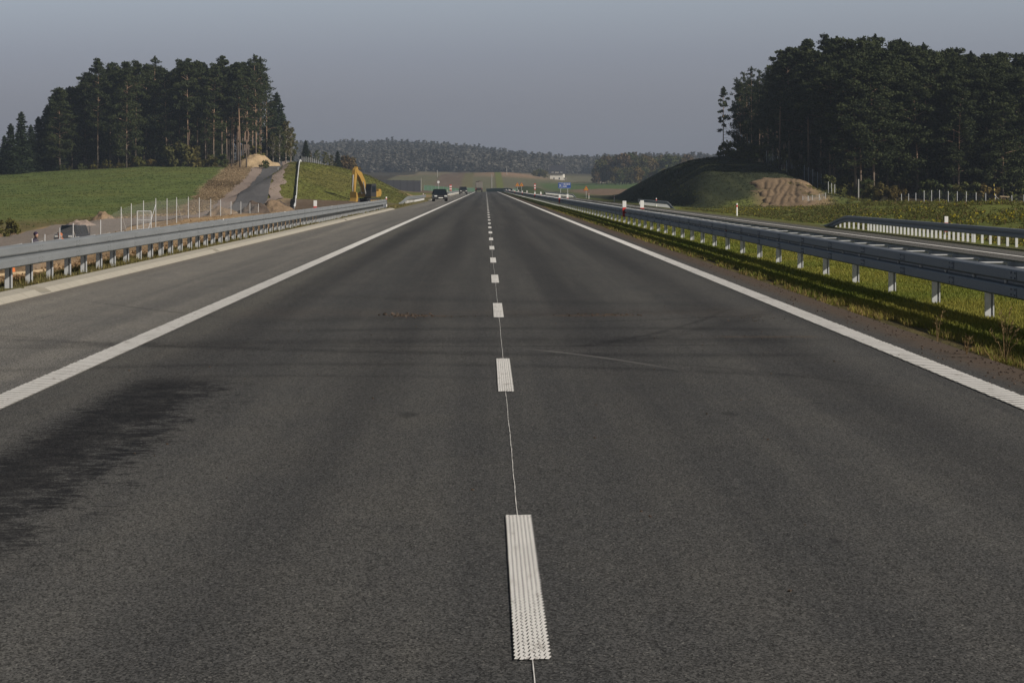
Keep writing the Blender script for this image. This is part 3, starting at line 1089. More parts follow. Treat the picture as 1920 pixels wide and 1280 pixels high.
# ------------------------------------------------------------------ left barrier: one beam on spacer arms
lr = tag(empty('guard_rail', (-7.62, 30, 0)), 'galvanised steel guard rail along the kerb of the left hard shoulder, on many short posts', 'guard rail')
mb = MB()
beam_mesh(mb, [(.27, y - 30, 0) for y in np.arange(30, 196.1, 4)] + [(.27, 167.2, 0)], 1, lap=4)
mb.build('beam', MAT['galvanised'], lr)
pm = post_mesh('post', .66)
am = MB()
am.prism([(-.075, .62), (-.075, .675), (.20, .722), (.205, .716), (-.06, .60)], -.05, .05, 'xz')
am.box((.10, 0, .53), (.20, .05, .10))
arm_m = am.mesh('spacer_arm', MAT['galvanised_post'])
ys_ = list(np.arange(38.6, 120, 2.0)) + list(np.arange(121, 197.5, 1.34))
for y in ys_:
    link('post', pm, lr, (rnd.uniform(-.01, .01), y - 30, rnd.uniform(-.02, 0)))
    link('spacer_arm', arm_m, lr, (0, y - 30, 0))
em = MB()
em.box((.22, 167.5, .53), (.16, .02, .36))
em.box((.10, 167.42, .35), (.30, .03, .55))
em.build('end_plate', MAT['galvanised_dull'], lr)
rm = MB()
rm.box((0, 0, 0), (.02, .05, .07))
rf = rm.mesh('reflector', MAT['white_plastic'])
for y in (75, 98, 128, 147, 168, 190):
    link('reflector', rf, lr, (.235, y - 30, .70))

# ------------------------------------------------------------------ central barrier: two beams tied by arms over one row of posts
cr = tag(empty('guard_rail', (6.30, 26, 0)), 'long double-sided steel guard rail on the grass median, two beams tied by white cross arms', 'guard rail')
path = [(-.36, y - 26, float(road_z(y))) for y in list(np.arange(24, 400, 4)) + list(np.arange(400, 1061, 20))]
mb = MB()
beam_mesh(mb, path, -1, lap=4)
mb.build('front_beam', MAT['galvanised_dull'], cr)
mb = MB()
beam_mesh(mb, [(.36, p[1], p[2]) for p in path], 1, lap=4)
mb.build('rear_beam', MAT['galvanised_dull'], cr)
pm2 = post_mesh('post', .60)
am = MB()
am.box((0, 0, .668), (.60, .075, .012))
am.box((-.285, 0, .60), (.012, .075, .13))
am.box((.285, 0, .60), (.012, .075, .13))
am.box((0, .034, .655), (.60, .008, .03))
arm2 = am.mesh('cross_arm', MAT['white_plastic'])
n_ = NT('galvanised_bright')
MAT['galvanised_bright'] = n_.done(n_.mix(n_.noise(n_.obj(), 5.0, 3, .6), (0.55, 0.56, 0.57), (0.72, 0.72, 0.72)), .55, .1)
arm2.materials[0] = MAT['galvanised_bright']
for k in range(100):
    link('post', pm2, cr, (rnd.uniform(-.01, .01), 29.3 + 4 * k - 26, rnd.uniform(-.03, 0)))
for k in range(100):
    y = 25.7 + 2 * k
    link('cross_arm', arm2, cr, (0, y - 26, rnd.uniform(-.006, .006)))


def merge_copies(name, me, offs, mat, parent):
    co = np.empty(len(me.vertices) * 3, np.float32)
    me.vertices.foreach_get('co', co)
    co = co.reshape(-1, 3)
    lp = np.empty(len(me.loops), np.int32)
    me.loops.foreach_get('vertex_index', lp)
    tot = np.empty(len(me.polygons), np.int32)
    me.polygons.foreach_get('loop_total', tot)
    offs = np.asarray(offs, np.float32)
    C_ = (co[None] + offs[:, None]).reshape(-1, 3)
    L_ = (lp[None] + (np.arange(len(offs)) * len(co))[:, None]).ravel()
    o = link(name, np_mesh(name, C_, L_, np.tile(tot, len(offs)), mat), parent)
    o['kind'] = 'stuff'
    return o


far_y = np.arange(29.3 + 400, 1060, 4.0)
merge_copies('post', pm2, [(0, y - 26, float(road_z(y))) for y in far_y], MAT['galvanised_post'], cr)
far_y = np.arange(225.7, 1060, 2.0)
merge_copies('cross_arm', arm2, [(0, y - 26, float(road_z(y))) for y in far_y], MAT['galvanised_bright'], cr)
bm_ = MB()
bm_.box((0, 0, 0), (.03, .04, .036))
bolt = bm_.mesh('bolt', MAT['white_plastic'])
merge_copies('bolt', bolt, [(-.312, 24.7 + 2.0 * k + .0 - 26, .535) for k in range(140)], MAT['white_plastic'], cr)
rm = MB()
rm.box((0, 0, 0), (.03, .06, .075))
rf2 = rm.mesh('reflector', MAT['reflector_red'])
for y in (66.5, 116, 166, 216):
    link('reflector', rf2, cr, (-.305, y - 26, .535))


# ------------------------------------------------------------------ barriers beyond the other carriageway and farther along
def far_rail(pts, side, post_ys, label, mat='galvanised_dull', post_x=None, ramp0=0.0, ramp1=0.0, postmat=None, prof=BEAM, ptop=.62):
    """pts: path of the beam face at ground level; ramp: length over which an end dips into the ground"""
    pts = [Vector(p) for p in pts]
    o = tag(empty('guard_rail', tuple(pts[0])), label, 'guard rail')
    base = pts[0]
    L = [0.0]
    for a, b in zip(pts, pts[1:]):
        L.append(L[-1] + (b - a).length)
    q_ = []
    for p, l in zip(pts, L):
        dz = 0.0
        if ramp0 and l < ramp0:
            dz = -.70 * (1 - sm(l, 0, ramp0))
        if ramp1 and L[-1] - l < ramp1:
            dz = -.70 * (1 - sm(L[-1] - l, 0, ramp1))
        q_.append(p - base + Vector((0, 0, float(dz))))
    mb = MB()
    beam_mesh(mb, q_, side, prof=prof, thick=.012)
    mb.build('beam', MAT[mat], o)
    pw = MB()
    pw.box((-.02, 0, (ptop - .9) / 2), (.09, .008, ptop + .9))
    pw.box((.028, .03, (ptop - .9) / 2), (.008, .06, ptop + .9))
    pw.box((-.028 - .04, .03, (ptop - .9) / 2), (.008, .06, ptop + .9))
    m_ = pw.mesh('post', MAT[postmat or 'white_plastic'])
    for l in post_ys[:100]:
        i_ = min(max(1, int(np.searchsorted(L, l))), len(L) - 1)
        t = (l - L[i_ - 1]) / (L[i_] - L[i_ - 1])
        p = q_[i_ - 1].lerp(q_[i_], t)
        d = q_[i_] - q_[i_ - 1]
        d.z = 0
        d.normalize()
        nv = Vector((d.y, -d.x, 0)) * side
        link('post', m_, o, tuple(p - nv * .17))
    return o


def rail_path(x, y0, y1, st, zf=None):
    ys = np.arange(y0, y1 + .01, st)
    return [(x, y, float(corridor_z(np.array(20.2), np.array(y)))) for y in ys]


py_ = list(np.arange(1, 20, 1.85)) + list(np.arange(20.5, 50, 1.12)) + list(np.arange(50, 73, 1.75))
far_rail([(20.0, y, corridor_z(np.array(20.2), np.array(y)).item()) for y in np.arange(160, 82, -1.5)], 1, py_,
         'dark guard rail with white posts on the far verge, one end dipping into grass', ramp0=13, postmat='galvanised_bright')
far_rail([(20.0, y, corridor_z(np.array(20.2), np.array(y)).item()) for y in np.arange(282, 352, 1.5)], -1, list(np.arange(9, 69, 1.0)),
         'short guard rail with closely set pale posts at the foot of the dark cutting slope', ramp0=14, mat='galvanised', postmat='galvanised_post')
far_rail([(20.0, y, corridor_z(np.array(20.2), np.array(y)).item()) for y in np.arange(590, 1000, 8)], -1, list(np.arange(6, 400, 4.2)),
         'distant pale guard rail across the other carriageway, below the blue sign', ramp0=30, mat='galvanised_post', ptop=.45)
far_rail([(-7.7 - .085 * max(0, 298 - y), y, -.05) for y in np.arange(281, 343, 1.5)], 1, list(np.arange(8, 60, 1.3)),
         'short guard rail on the left verge beyond the gap, near end splayed down', ramp0=10, mat='galvanised')
far_rail([(-7.45, y, 0.0 + float(road_z(y))) for y in np.arange(520, 905, 8)], 1, list(np.arange(4, 380, 4)),
         'far guard rail along the left shoulder, passing behind the second car', mat='galvanised')
# the rails climbing beside the access road
AR1 = [(-18.9, 262, -.75), (-19.6, 290, -.45), (-21.3, 320, .35), (-23.6, 350, 1.3), (-26.3, 385, 2.75), (-28.6, 420, 4.0), (-30.6, 450, 5.05), (-32.2, 475, 5.6), (-32.6, 492, 5.75)]


def densify(pts, st=4.0):
    pts = [Vector(p) for p in pts]
    r = []
    for i in range(len(pts) - 1):
        n_ = max(1, int((pts[i + 1] - pts[i]).length / st))
        for k in range(n_):
            r.append(tuple(pts[i].lerp(pts[i + 1], k / n_)))
    r.append(tuple(pts[-1]))
    return r


def ground_path(pts, st=4.0, dz=0.0):
    r = [(p[0], p[1], tz(p[0], p[1]) + dz) for p in densify([(a, b, 0) for a, b in pts], st)]
    return r


AP = ground_path([(-18.5, 258), (-20.8, 290), (-22.8, 320), (-24.9, 350), (-28.2, 400), (-31.3, 450), (-33.0, 478), (-34.3, 500)], dz=-.22)
far_rail(AP, 1, list(np.arange(2, 240, 4)), 'galvanised guard rail running straight up the site ramp to the grass bank crest', mat='galvanised_bright', postmat='galvanised')
AP2 = ground_path([(-33.4, 428), (-35.2, 450), (-37.6, 480), (-40.6, 520), (-43.0, 545), (-43.4, 556), (-42.4, 564), (-40, 569), (-37.2, 571)])
far_rail(AP2, -1, list(np.arange(4, 146, 2.5)), 'guard rail along the asphalt access road, curving right atop the rise', mat='galvanised_bright', ramp0=6, postmat='galvanised')


# ------------------------------------------------------------------ guide posts (red and white)
def oval(w, d, n=14):
    return [(w / 2 * math.cos(2 * math.pi * k / n), d / 2 * math.sin(2 * math.pi * k / n)) for k in range(n)]


g1 = MB()
g1.prism(oval(.13, .07), -.3, .70, 'xy')
g1.prism(oval(.13, .07), .86, 1.0, 'xy')
g2 = MB()
g2.prism(oval(.135, .074), .70, .86, 'xy')
m_body, m_band = g1.mesh('body', MAT['white_plastic']), g2.mesh('red_band', MAT['red_plastic'])
h1, h2 = MB(), MB()
h1.box((0, 0, .86), (.16, .05, .28))
h2.box((0, 0, .52), (.16, .05, .40))
m_top, m_low = h1.mesh('white_panel', MAT['white_plastic'], bevel=.01), h2.mesh('red_panel', MAT['red_plastic'], bevel=.01)
k1 = MB()
k1.box((0, 0, .84), (.16, .05, .32))
k1.box((0, 0, .42), (.13, .05, .22))
k2 = MB()
k2.box((.01, 0, .605), (.17, .052, .15))
m_k1, m_k2 = k1.mesh('white_panel', MAT['white_plastic'], bevel=.01), k2.mesh('red_panel', MAT['red_plastic'], bevel=.01)
GP = 'red and white guide posts'


def guide(x, y, kind, label, dz=0.0, s=1.0):
    z = corridor_z(np.array(x), np.array(y)).item() if -11 < x < 21 else tz(x, y)
    o = tag(empty('guide_post', (x, y, z + dz)), label, 'guide post', GP)
    for nm, m in {'full': (('body', m_body), ('red_band', m_band)), 'rail_red': (('white_panel', m_top), ('red_panel', m_low)), 'rail_white': (('white_panel', m_k1), ('red_panel', m_k2))}[kind]:
        link(nm, m, o)
    o.scale = (s, s, s)
    return o


guide(-8.0, 125, 'rail_red', 'guide post with white top and red foot standing behind the left guard rail')
guide(-8.0, 214, 'full', 'white guide post with red band just past the end of the left guard rail', -.15)
guide(-9.4, 400, 'full', 'small white guide post on the left verge beside the splayed short guard rail', -.1)
guide(-8.1, 622, 'full', 'white guide post standing between the black car and the jeep')
guide(-11.5, 800, 'full', 'far white guide post near the dark noise barrier', .3)
WO = ('nearest', 'second nearest', 'third', 'fourth', 'fifth', 'sixth', 'seventh')
for k, (ya, yb) in enumerate(((114.0, 114.8), (214, 219.5), (322, 326), (432, 436), (545, 548), (655, 660), (770, 775))):
    guide(6.02 - .10, ya, 'rail_red', '%s red-footed marker plate on the front beam of the median rail' % WO[k], 0.04)
    guide(6.68 + .04, yb, 'rail_white', '%s white marker plate with red band on the rear beam of the median rail' % WO[k], 0.04)
for k, y in enumerate((117, 212.5, 313, 415, 518)):
    lab = ('red and white guide post rising behind the far rail with white posts', 'white guide post with red band in front of the lit rutted soil face',
           'guide post behind the short pale rail at the foot of the cutting', 'guide post on the far verge just left of the dark cutting slope', 'farthest guide post on the right verge, below the single orange sign')[k]
    guide(20.0 if k else 20.2, y, 'rail_red' if k == 0 else 'full', lab)

# ------------------------------------------------------------------ foliage
def make_leaf(name, c0, c1, c2=None, rough=.75):
    n = NT(name)
    p = n.obj()
    f = n.noise(p, .55, 3, .6)
    g = n.noise(p, 2.6, 2, .6)
    r = n.objrand()
    c = n.mix(n.step(n.add(n.mul(f, .7), n.mul(g, .3)), .35, .65), c0, c1)
    if c2:
        c = n.mix(n.mul(n.step(r, .3, 1.0), .7), c, c2)
    c = n.mix(1.0, c, n.mix(r, (.78, .80, .78), (1.2, 1.15, 1.1)), 'MULTIPLY')
    tr = n.t.nodes.new('ShaderNodeBsdfTranslucent')
    n.put(tr.inputs[0], c)
    ms = n.t.nodes.new('ShaderNodeMixShader')
    ms.inputs[0].default_value = .22
    n.done(c, rough, 0, .25)
    n.t.links.new(n.b.outputs[0], ms.inputs[1])
    n.t.links.new(tr.outputs[0], ms.inputs[2])
    n.t.links.new(ms.outputs[0], n.out.inputs[0])
    MAT[name] = n.mat


make_leaf('pine_needles', (0.018, 0.028, 0.009), (0.050, 0.062, 0.019))
make_leaf('spruce_needles', (0.010, 0.020, 0.010), (0.028, 0.044, 0.017))
make_leaf('autumn_leaves', (0.045, 0.055, 0.016), (0.115, 0.10, 0.026), (0.13, 0.085, 0.022))
make_leaf('green_leaves', (0.035, 0.055, 0.014), (0.10, 0.11, 0.028), (0.12, 0.10, 0.02))
make_leaf('russet_leaves', (0.060, 0.048, 0.022), (0.15, 0.095, 0.045), (0.11, 0.095, 0.04))
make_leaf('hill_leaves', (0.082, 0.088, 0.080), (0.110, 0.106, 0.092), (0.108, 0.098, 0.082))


def make_bark():
    n = NT('pine_bark')
    p = n.obj()
    x, y, z = n.xyz(p)
    f = n.noise(n.scale(p, (6, 6, 1.2)), 1.0, 4, .7)
    h = n.step(n.add(z, n.mul(n.sub(f, .5), 3)), 3.0, 9.0)
    c = n.mix(h, n.mix(f, (0.075, 0.060, 0.048), (0.20, 0.165, 0.135)), n.mix(f, (0.19, 0.118, 0.078), (0.40, 0.275, 0.195)))
    MAT['pine_bark'] = n.done(c, .9, 0, .1)
    n = NT('bark')
    p = n.obj()
    f = n.noise(n.scale(p, (6, 6, 1.0)), 1.0, 4, .7)
    MAT['bark'] = n.done(n.mix(f, (0.045, 0.037, 0.030), (0.16, 0.14, 0.115)), .9, 0, .1)
    n = NT('birch_bark')
    p = n.obj()
    f = n.noise(n.scale(p, (2, 2, 6)), 1.0, 4, .7)
    MAT['birch_bark'] = n.done(n.mix(n.step(f, .42, .55), (0.07, 0.06, 0.05), (0.46, 0.43, 0.38)), .85, 0, .1)


make_bark()


def leaf_quads(cen, rad, n_each, size, g, up=0.3, elong=1.5):
    """kite-shaped leaf sprays filling ellipsoidal clumps"""
    cen = np.asarray(cen, float)
    rad = np.asarray(rad, float)
    m = len(cen) * n_each
    c = np.repeat(cen, n_each, 0)
    r = np.repeat(rad, n_each, 0)
    d = g.normal(size=(m, 3))
    d /= np.linalg.norm(d, axis=1, keepdims=True)
    rr = g.random(m) ** .45
    p = c + d * r * rr[:, None] * g.uniform(.75, 1.15, (m, 1))
    nrm = g.normal(size=(m, 3)) + d * .8 + np.array([0, 0, up])
    nrm /= np.linalg.norm(nrm, axis=1, keepdims=True)
    t = np.cross(nrm, g.normal(size=(m, 3)))
    t /= np.linalg.norm(t, axis=1, keepdims=True)
    b = np.cross(nrm, t)
    s = size * g.uniform(.55, 1.3, (m, 1))
    v = np.stack([p - t * s * elong * .5, p + b * s * .34, p + t * s * elong * .5, p - b * s * .34], 1).reshape(-1, 3)
    return v


def quads_mesh(name, v, mat):
    return np_mesh(name, v, np.arange(len(v)), 4, mat)


def trunk_mesh(name, pts, rads, limbs, mat, n=7):
    mb = MB()
    mb.tube(pts, rads, n)
    for a, b, r in limbs:
        a, b = Vector(a), Vector(b)
        m_ = a.lerp(b, .5) + Vector((0, 0, (b - a).length * .06))
        mb.tube([a, m_, b], [r, r * .7, r * .25], 4, False)
    return mb.mesh(name, mat, True)


def pine(seed, H, bare, Rc, leaf=.31, nclump=76, each=104, wisp=False):
    """Scots pine: tall bare stem, irregular clumped crown"""
    g = np.random.default_rng(seed)
    bx, by = g.normal(0, .35, 2)
    ctr = lambda t: np.array([bx * t * t, by * t * t, H * t])
    pts = [tuple(ctr(t)) for t in np.linspace(0, .98, 7)]
    pts[0] = (0, 0, -1.0)
    r0 = .0062 * H + .02
    rads = [r0 * 1.15, r0, r0 * .88, r0 * .75, r0 * .6, r0 * .4, r0 * .12]
    cen, rad, limbs = [], [], []
    for k in range(nclump):
        t = bare + (1 - bare) * (k + g.random() * .8) / nclump
        u = (t - bare) / (1 - bare)
        env = 1.22 * Rc * (np.sin(np.pi * min(1, .20 + u * .77)) ** .6) * (1 - .26 * u)
        a = g.random() * 6.283 if not wisp else k * 2.4 + g.random()
        q = env * g.uniform(.25, 1.0)
        base = ctr(t)
        c = base + np.array([np.cos(a) * q, np.sin(a) * q, g.uniform(-.2, .5) + .12 * q])
        sc = g.uniform(.60, 1.20) * (1.08 - .42 * u) * Rc / 2.5
        cen.append(c)
        rad.append((sc * 1.15, sc * 1.15, sc * .62))
        if k % 2 == 0:
            limbs.append((tuple(base - np.array([0, 0, .3])), tuple(c), .035 + .012 * q))
    # leader
    for tt, rr_ in ((.93, .80), (.96, .56), (.985, .36), (1.005, .22)):
        cen.append(ctr(tt)); rad.append((rr_, rr_, .45))
    # dead stubs and a few low live branches
    for k in range(7):
        t = g.uniform(bare * .55, bare)
        a = g.random() * 6.283
        l = g.uniform(.6, 1.8)
        b0 = ctr(t)
        e = b0 + np.array([np.cos(a) * l, np.sin(a) * l, -.1])
        limbs.append((tuple(b0), tuple(e), .03))
        if g.random() < .4:
            cen.append(e); rad.append((.6, .6, .35))
    v = leaf_quads(cen, rad, each, leaf, g)
    return quads_mesh('crown', v, MAT['pine_needles']), trunk_mesh('trunk', pts, rads, limbs, MAT['pine_bark'])


def spruce(seed, H, Rb, leaf=.42, mat='spruce_needles', low=.06, each=60):
    g = np.random.default_rng(seed)
    cen, rad, limbs = [], [], []
    nl = int(H * 1.7)
    for k in range(nl):
        t = low + (1 - low) * k / nl
        env = Rb * (1 - t) ** .85 + .12
        nb = max(3, int(7 * (1 - t) + 2))
        a0 = g.random() * 6.283
        for j in range(nb):
            a = a0 + j * 6.283 / nb + g.uniform(-.3, .3)
            q = env * g.uniform(.55, 1.0)
            z = H * t - .18 * q
            cen.append((np.cos(a) * q * .6, np.sin(a) * q * .6, z))
            rad.append((.30 + q * .40, .30 + q * .40, .26 + .05 * q))
        limbs.append(((0, 0, H * t), (np.cos(a0) * env * .8, np.sin(a0) * env * .8, H * t - .3), .03))
    cen.append((0, 0, H * .985)); rad.append((.10, .10, .5))
    each = max(10, int(each * 1.0))
    v = leaf_quads(cen, rad, max(12, each // 2), leaf, g, up=.1)
    return quads_mesh('crown', v, MAT[mat]), trunk_mesh('trunk', [(0, 0, -1), (0, 0, H * .5), (0, 0, H * .97)], [.012 * H + .03, .009 * H, .02], limbs, MAT['bark'])


def broadleaf(seed, H, Rc, mat, leaf=.5, nclump=34, each=80, bare=.25, bark='bark', sparse=1.0):
    g = np.random.default_rng(seed)
    cen, rad, limbs = [], [], []
    for k in range(nclump):
        u = (k + g.random()) / nclump
        a = k * 2.399 + g.uniform(-.5, .5)
        z = H * (bare + (1 - bare) * (.08 + .88 * u))
        env = Rc * np.sqrt(max(.06, 1 - (2 * u - .85) ** 2 * .85))
        q = env * g.uniform(.2, 1.0)
        sc = Rc * g.uniform(.22, .42) * sparse
        cen.append((np.cos(a) * q, np.sin(a) * q, z + g.uniform(-.4, .4)))
        rad.append((sc * 1.1, sc * 1.1, sc * .85))
        limbs.append(((0, 0, z * .62), cen[-1], .012 * H * .5))
    v = leaf_quads(cen, rad, each, leaf, g, elong=1.25)
    b = [(0, 0, -.8), (g.normal(0, .1), g.normal(0, .1), H * .35), (g.normal(0, .25), g.normal(0, .25), H * .9)]
    return quads_mesh('crown', v, MAT[mat]), trunk_mesh('trunk', b, [.018 * H + .02, .013 * H, .02], limbs, MAT[bark])


def bush(seed, H, Rc, mat, leaf=.22, nclump=14, each=70):
    g = np.random.default_rng(seed)
    cen, rad, limbs = [], [], []
    for k in range(nclump):
        a = g.random() * 6.283
        q = Rc * np.sqrt(g.random()) * .85
        z = H * g.uniform(.15, 1.0) * (1 - .45 * (q / Rc) ** 2)
        sc = g.uniform(.22, .4) * min(H, Rc) * .9
        cen.append((np.cos(a) * q, np.sin(a) * q, z)); rad.append((sc, sc, sc * .9))
        limbs.append(((0, 0, -.2), cen[-1], .02))
    v = leaf_quads(cen, rad, each, leaf, g)
    return quads_mesh('foliage', v, MAT[mat]), trunk_mesh('stems', [(0, 0, -.3), (0, 0, H * .5)], [.03, .01], limbs, MAT['bark'], 5)


PINES = [pine(100 + i, h, b, r) for i, (h, b, r) in enumerate(((22, .52, 2.5), (22, .45, 2.8), (22, .60, 2.3), (22, .38, 2.9), (22, .50, 2.6), (22, .56, 2.7)))]
PINES_LOW = [pine(140 + i, h, b, r, nclump=104, each=98) for i, (h, b, r) in enumerate(((22, .16, 3.2), (22, .22, 3.0), (22, .12, 3.4), (22, .28, 3.1)))]
PINE_BARE = [pine(160 + i, 22, b, r, nclump=54, each=58) for i, (b, r) in enumerate(((.60, 2.3), (.64, 2.5), (.57, 2.6)))]
PINE_WISP = [pine(170, 22, .42, 2.6, nclump=30, each=45, wisp=True), pine(171, 22, .35, 2.9, nclump=40, each=42, wisp=True), pine(172, 22, .30, 2.8, nclump=44, each=45, wisp=True)]
PINE_POLE = pine(175, 12, .50, 1.0, leaf=.34, nclump=20, each=40, wisp=True)
SPRUCES = [spruce(200 + i, 15, r) for i, r in enumerate((2.6, 2.2, 3.0))]
BIRCH = [broadleaf(220 + i, 11, 2.4, m_, leaf=.34, nclump=38, each=50, bare=.18, bark='birch_bark', sparse=.8) for i, m_ in enumerate(('green_leaves', 'autumn_leaves'))]
ROUND = [broadleaf(230 + i, 13, 5.0, m_, leaf=1.0, nclump=40, each=60, bare=.12) for i, m_ in enumerate(('russet_leaves', 'russet_leaves', 'autumn_leaves', 'green_leaves'))]
BUSHES = [bush(240 + i, 2.2, 1.7, m_, leaf=.30) for i, m_ in enumerate(('green_leaves', 'autumn_leaves', 'green_leaves'))]


def plant(name, var, x, y, s, label, cat, group=None, sx=1.0, dz=0.0, rz=None, parts=('trunk', 'crown'), z=None):
    zz = tz(x, y) if z is None else z
    o = tag(empty(name, (x, y, zz + dz), rnd.random() * 6.28 if rz is None else rz), label, cat, group)
    o.scale = (s * sx, s * sx, s)
    link(parts[0], var[1], o)
    link(parts[1], var[0], o)
    return o


TREES = []
ORD = ['first', 'second', 'third', 'fourth', 'fifth', 'sixth', 'seventh', 'eighth', 'ninth', 'tenth', 'eleventh', 'twelfth', 'thirteenth', 'fourteenth', 'fifteenth', 'sixteenth',
       'seventeenth', 'eighteenth', 'nineteenth', 'twentieth', 'twenty-first', 'twenty-second', 'twenty-third', 'twenty-fourth', 'twenty-fifth', 'twenty-sixth', 'twenty-seventh', 'twenty-eighth']


def top_tree(var, vh, px, top, d, label, name='pine_tree', cat='pine tree', group=None, sx=1.0, rz=None):
    """a tree standing d metres off whose tip reaches the height seen in this direction"""
    x = PX(px, d)
    z = tz(x, d)
    h = PZ(top, d) - z
    return plant(name, var, x, d, h / vh, label, cat, group, sx=sx * min(1.3, max(.8, 22 / max(h, 1) if vh == 22 else 1)), rz=rz)


# ---- left wood -------------------------------------------------------------
GL = 'pines of the left wood'
skyl = [(112, 168), (135, 166), (160, 140), (183, 115), (206, 122), (222, 130), (237, 121), (254, 119), (274, 124), (290, 110), (312, 132), (336, 117), (352, 116), (370, 118), (385, 122), (400, 124), (416, 111), (434, 124), (450, 122), (462, 128)]
for i, (px, top) in enumerate(skyl):
    low = px < 300
    if px == 290:
        var = PINE_WISP[0]
    else:
        var = (PINES_LOW if px < 330 and i % 4 != 3 else PINES)[i % 4]
    top_tree(var, 22, px, top, 582 if px == 290 else 566 + (i % 3) * 3.5, ('thin-topped pine with sky showing through its crown in the left wood' if px == 290 else
             '%s pine from the left along the front of the left wood, dark clumped crown' % ORD[i]), group=None if px == 290 else 'front row pines of the left wood')
for i, (px, top) in enumerate(((425, 128), (437, 135), (446, 130), (458, 130), (466, 122), (473, 126), (480, 106), (489, 110))):
    top_tree(PINE_BARE[i % 3] if px < 478 else PINE_WISP[i % 2], 22, px, top, 588 + (i % 2) * 6, '%s tall bare-trunked pine from the left above the sand cutting' % ORD[i],
             group='tall bare pines above the sand cutting', sx=1.0)
for i in range(12):
    px = 418 + i * 6.4 + rnd.uniform(-2, 2)
    top_tree(PINE_BARE[i % 3], 22, px, 124 + rnd.uniform(-8, 14), 591 + (i * 5) % 16, 'thin bare-stemmed pine crowded into the stand above the sand cutting', group='thin bare pines crowded above the sand cutting', sx=.85)
top_tree(PINE_WISP[1], 22, 500, 150, 596, 'loose-crowned pine leaning out over the right edge of the left wood')
NB = 'tall pine deep in the left wood, glimpsed behind the front row of pines'
for i in range(112):
    px = 105 + (i * 37) % 372
    d = 576 + (i * 13) % 92
    top = np.interp(px, [100, 140, 185, 300, 470], [180, 160, 128, 126, 132]) + rnd.uniform(2, 26)
    if px > 408 and d < 640:
        continue
    top_tree((PINES_LOW if (i % 3 or px < 200) else PINES)[i % 4], 22, px, top, d, NB, group=GL)
for i in range(34):
    px = 120 + i * 9.2
    d = 648 + (i * 13) % 40
    top_tree(SPRUCES[i % 3], 15, px, 215 + rnd.uniform(-25, 25), d, 'dark spruce filling the depth of the left wood behind the pine stems', 'spruce_tree', 'spruce tree', group='spruces deep in the left wood', sx=1.8)
for i in range(22):
    px = 1432 + i * 9.5
    d = float(np.interp(px, [1440, 1470, 1500, 1560, 1700], [530, 510, 480, 440, 430])) + (i * 7) % 20
    top_tree(SPRUCES[i % 3], 15, px, 205 + rnd.uniform(-30, 25), d, 'dark spruce filling the depth of the right wood behind the pine stems', 'spruce_tree', 'spruce tree', group='spruces deep in the right wood', sx=1.8)
for i, (px, top, d, k) in enumerate(((20, 233, 556, 0), (40, 211, 562, 1), (58, 236, 566, 2), (8, 255, 570, 1), (72, 220, 572, 0), (88, 200, 575, 2), (-12, 240, 580, 0), (100, 178, 570, 0))):
    lab = ('small dark spruce at the far left end of the left wood', 'pointed spruce with a tall slender tip at the left end of the left wood', 'short spruce between the pointed spruce and the first pines',
           'dark spruce at the left border of the photo', 'spruce rising towards the pines at the left end of the wood', 'taller spruce leaning against the first pines of the left wood', 'spruce cut off by the left border', 'highest dark spruce beside the first pine of the left wood')[i]
    top_tree(SPRUCES[k], 15, px, top, d, lab, 'spruce_tree', 'spruce tree', sx=1.7)
for i, (px, top, d, k) in enumerate(((508, 190, 604, 0), (519, 176, 610, 2), (531, 214, 612, 1))):
    lab = ('dark spruce just right of the bare sunlit trunks', 'tallest dark spruce at the right end of the left wood', 'right-hand dark spruce at the end of the left wood')[i]
    top_tree(SPRUCES[k], 15, px, top, d, lab, 'spruce_tree', 'spruce tree', sx=1.7)
for i, (px, top, d, k) in enumerate(((524, 236, 598, 0), (536, 228, 602, 1), (545, 240, 606, 0), (512, 250, 594, 1))):
    lab = ('green birch with pale stem in front of the tallest spruce', 'yellowing birch at the sloping right end of the left wood', 'outermost green birch at the right end of the left wood', 'yellowing birch at the foot of the spruces by the sand cutting')[i]
    top_tree(BIRCH[k], 11, px, top, d, lab, 'birch_tree', 'birch')
for i, (px, top, d, v, nm, lab) in enumerate(((573, 264, 640, SPRUCES[2], 'spruce_tree', 'lone dark spruce behind the crest of the grass bank'), (579, 283, 660, BIRCH[1], 'small_tree', 'small yellow-green tree right of the lone spruce'),
                                              (594, 281, 680, BIRCH[0], 'small_tree', 'green bushy tree behind the fence on the grass bank'), (610, 284, 690, BIRCH[0], 'small_tree', 'round green tree behind the right end of the bank fence'),
                                              (622, 291, 700, BIRCH[1], 'small_tree', 'orange-brown young tree beside the last fence posts'), (633, 284, 720, SPRUCES[1], 'spruce_tree', 'slim dark spruce sticking up behind the grass bank'),
                                              (647, 293, 760, ROUND[0], 'small_tree', 'brown leafy tree behind the slope above the excavator'), (659, 297, 780, ROUND[1], 'small_tree', 'far brown leafy tree left of the excavator arm'))):
    top_tree(v, 15 if v in SPRUCES else (13 if v in ROUND else 11), px, top, d, lab, nm, 'spruce tree' if nm == 'spruce_tree' else 'tree', sx=1.8 if nm == 'spruce_tree' else 1.0)
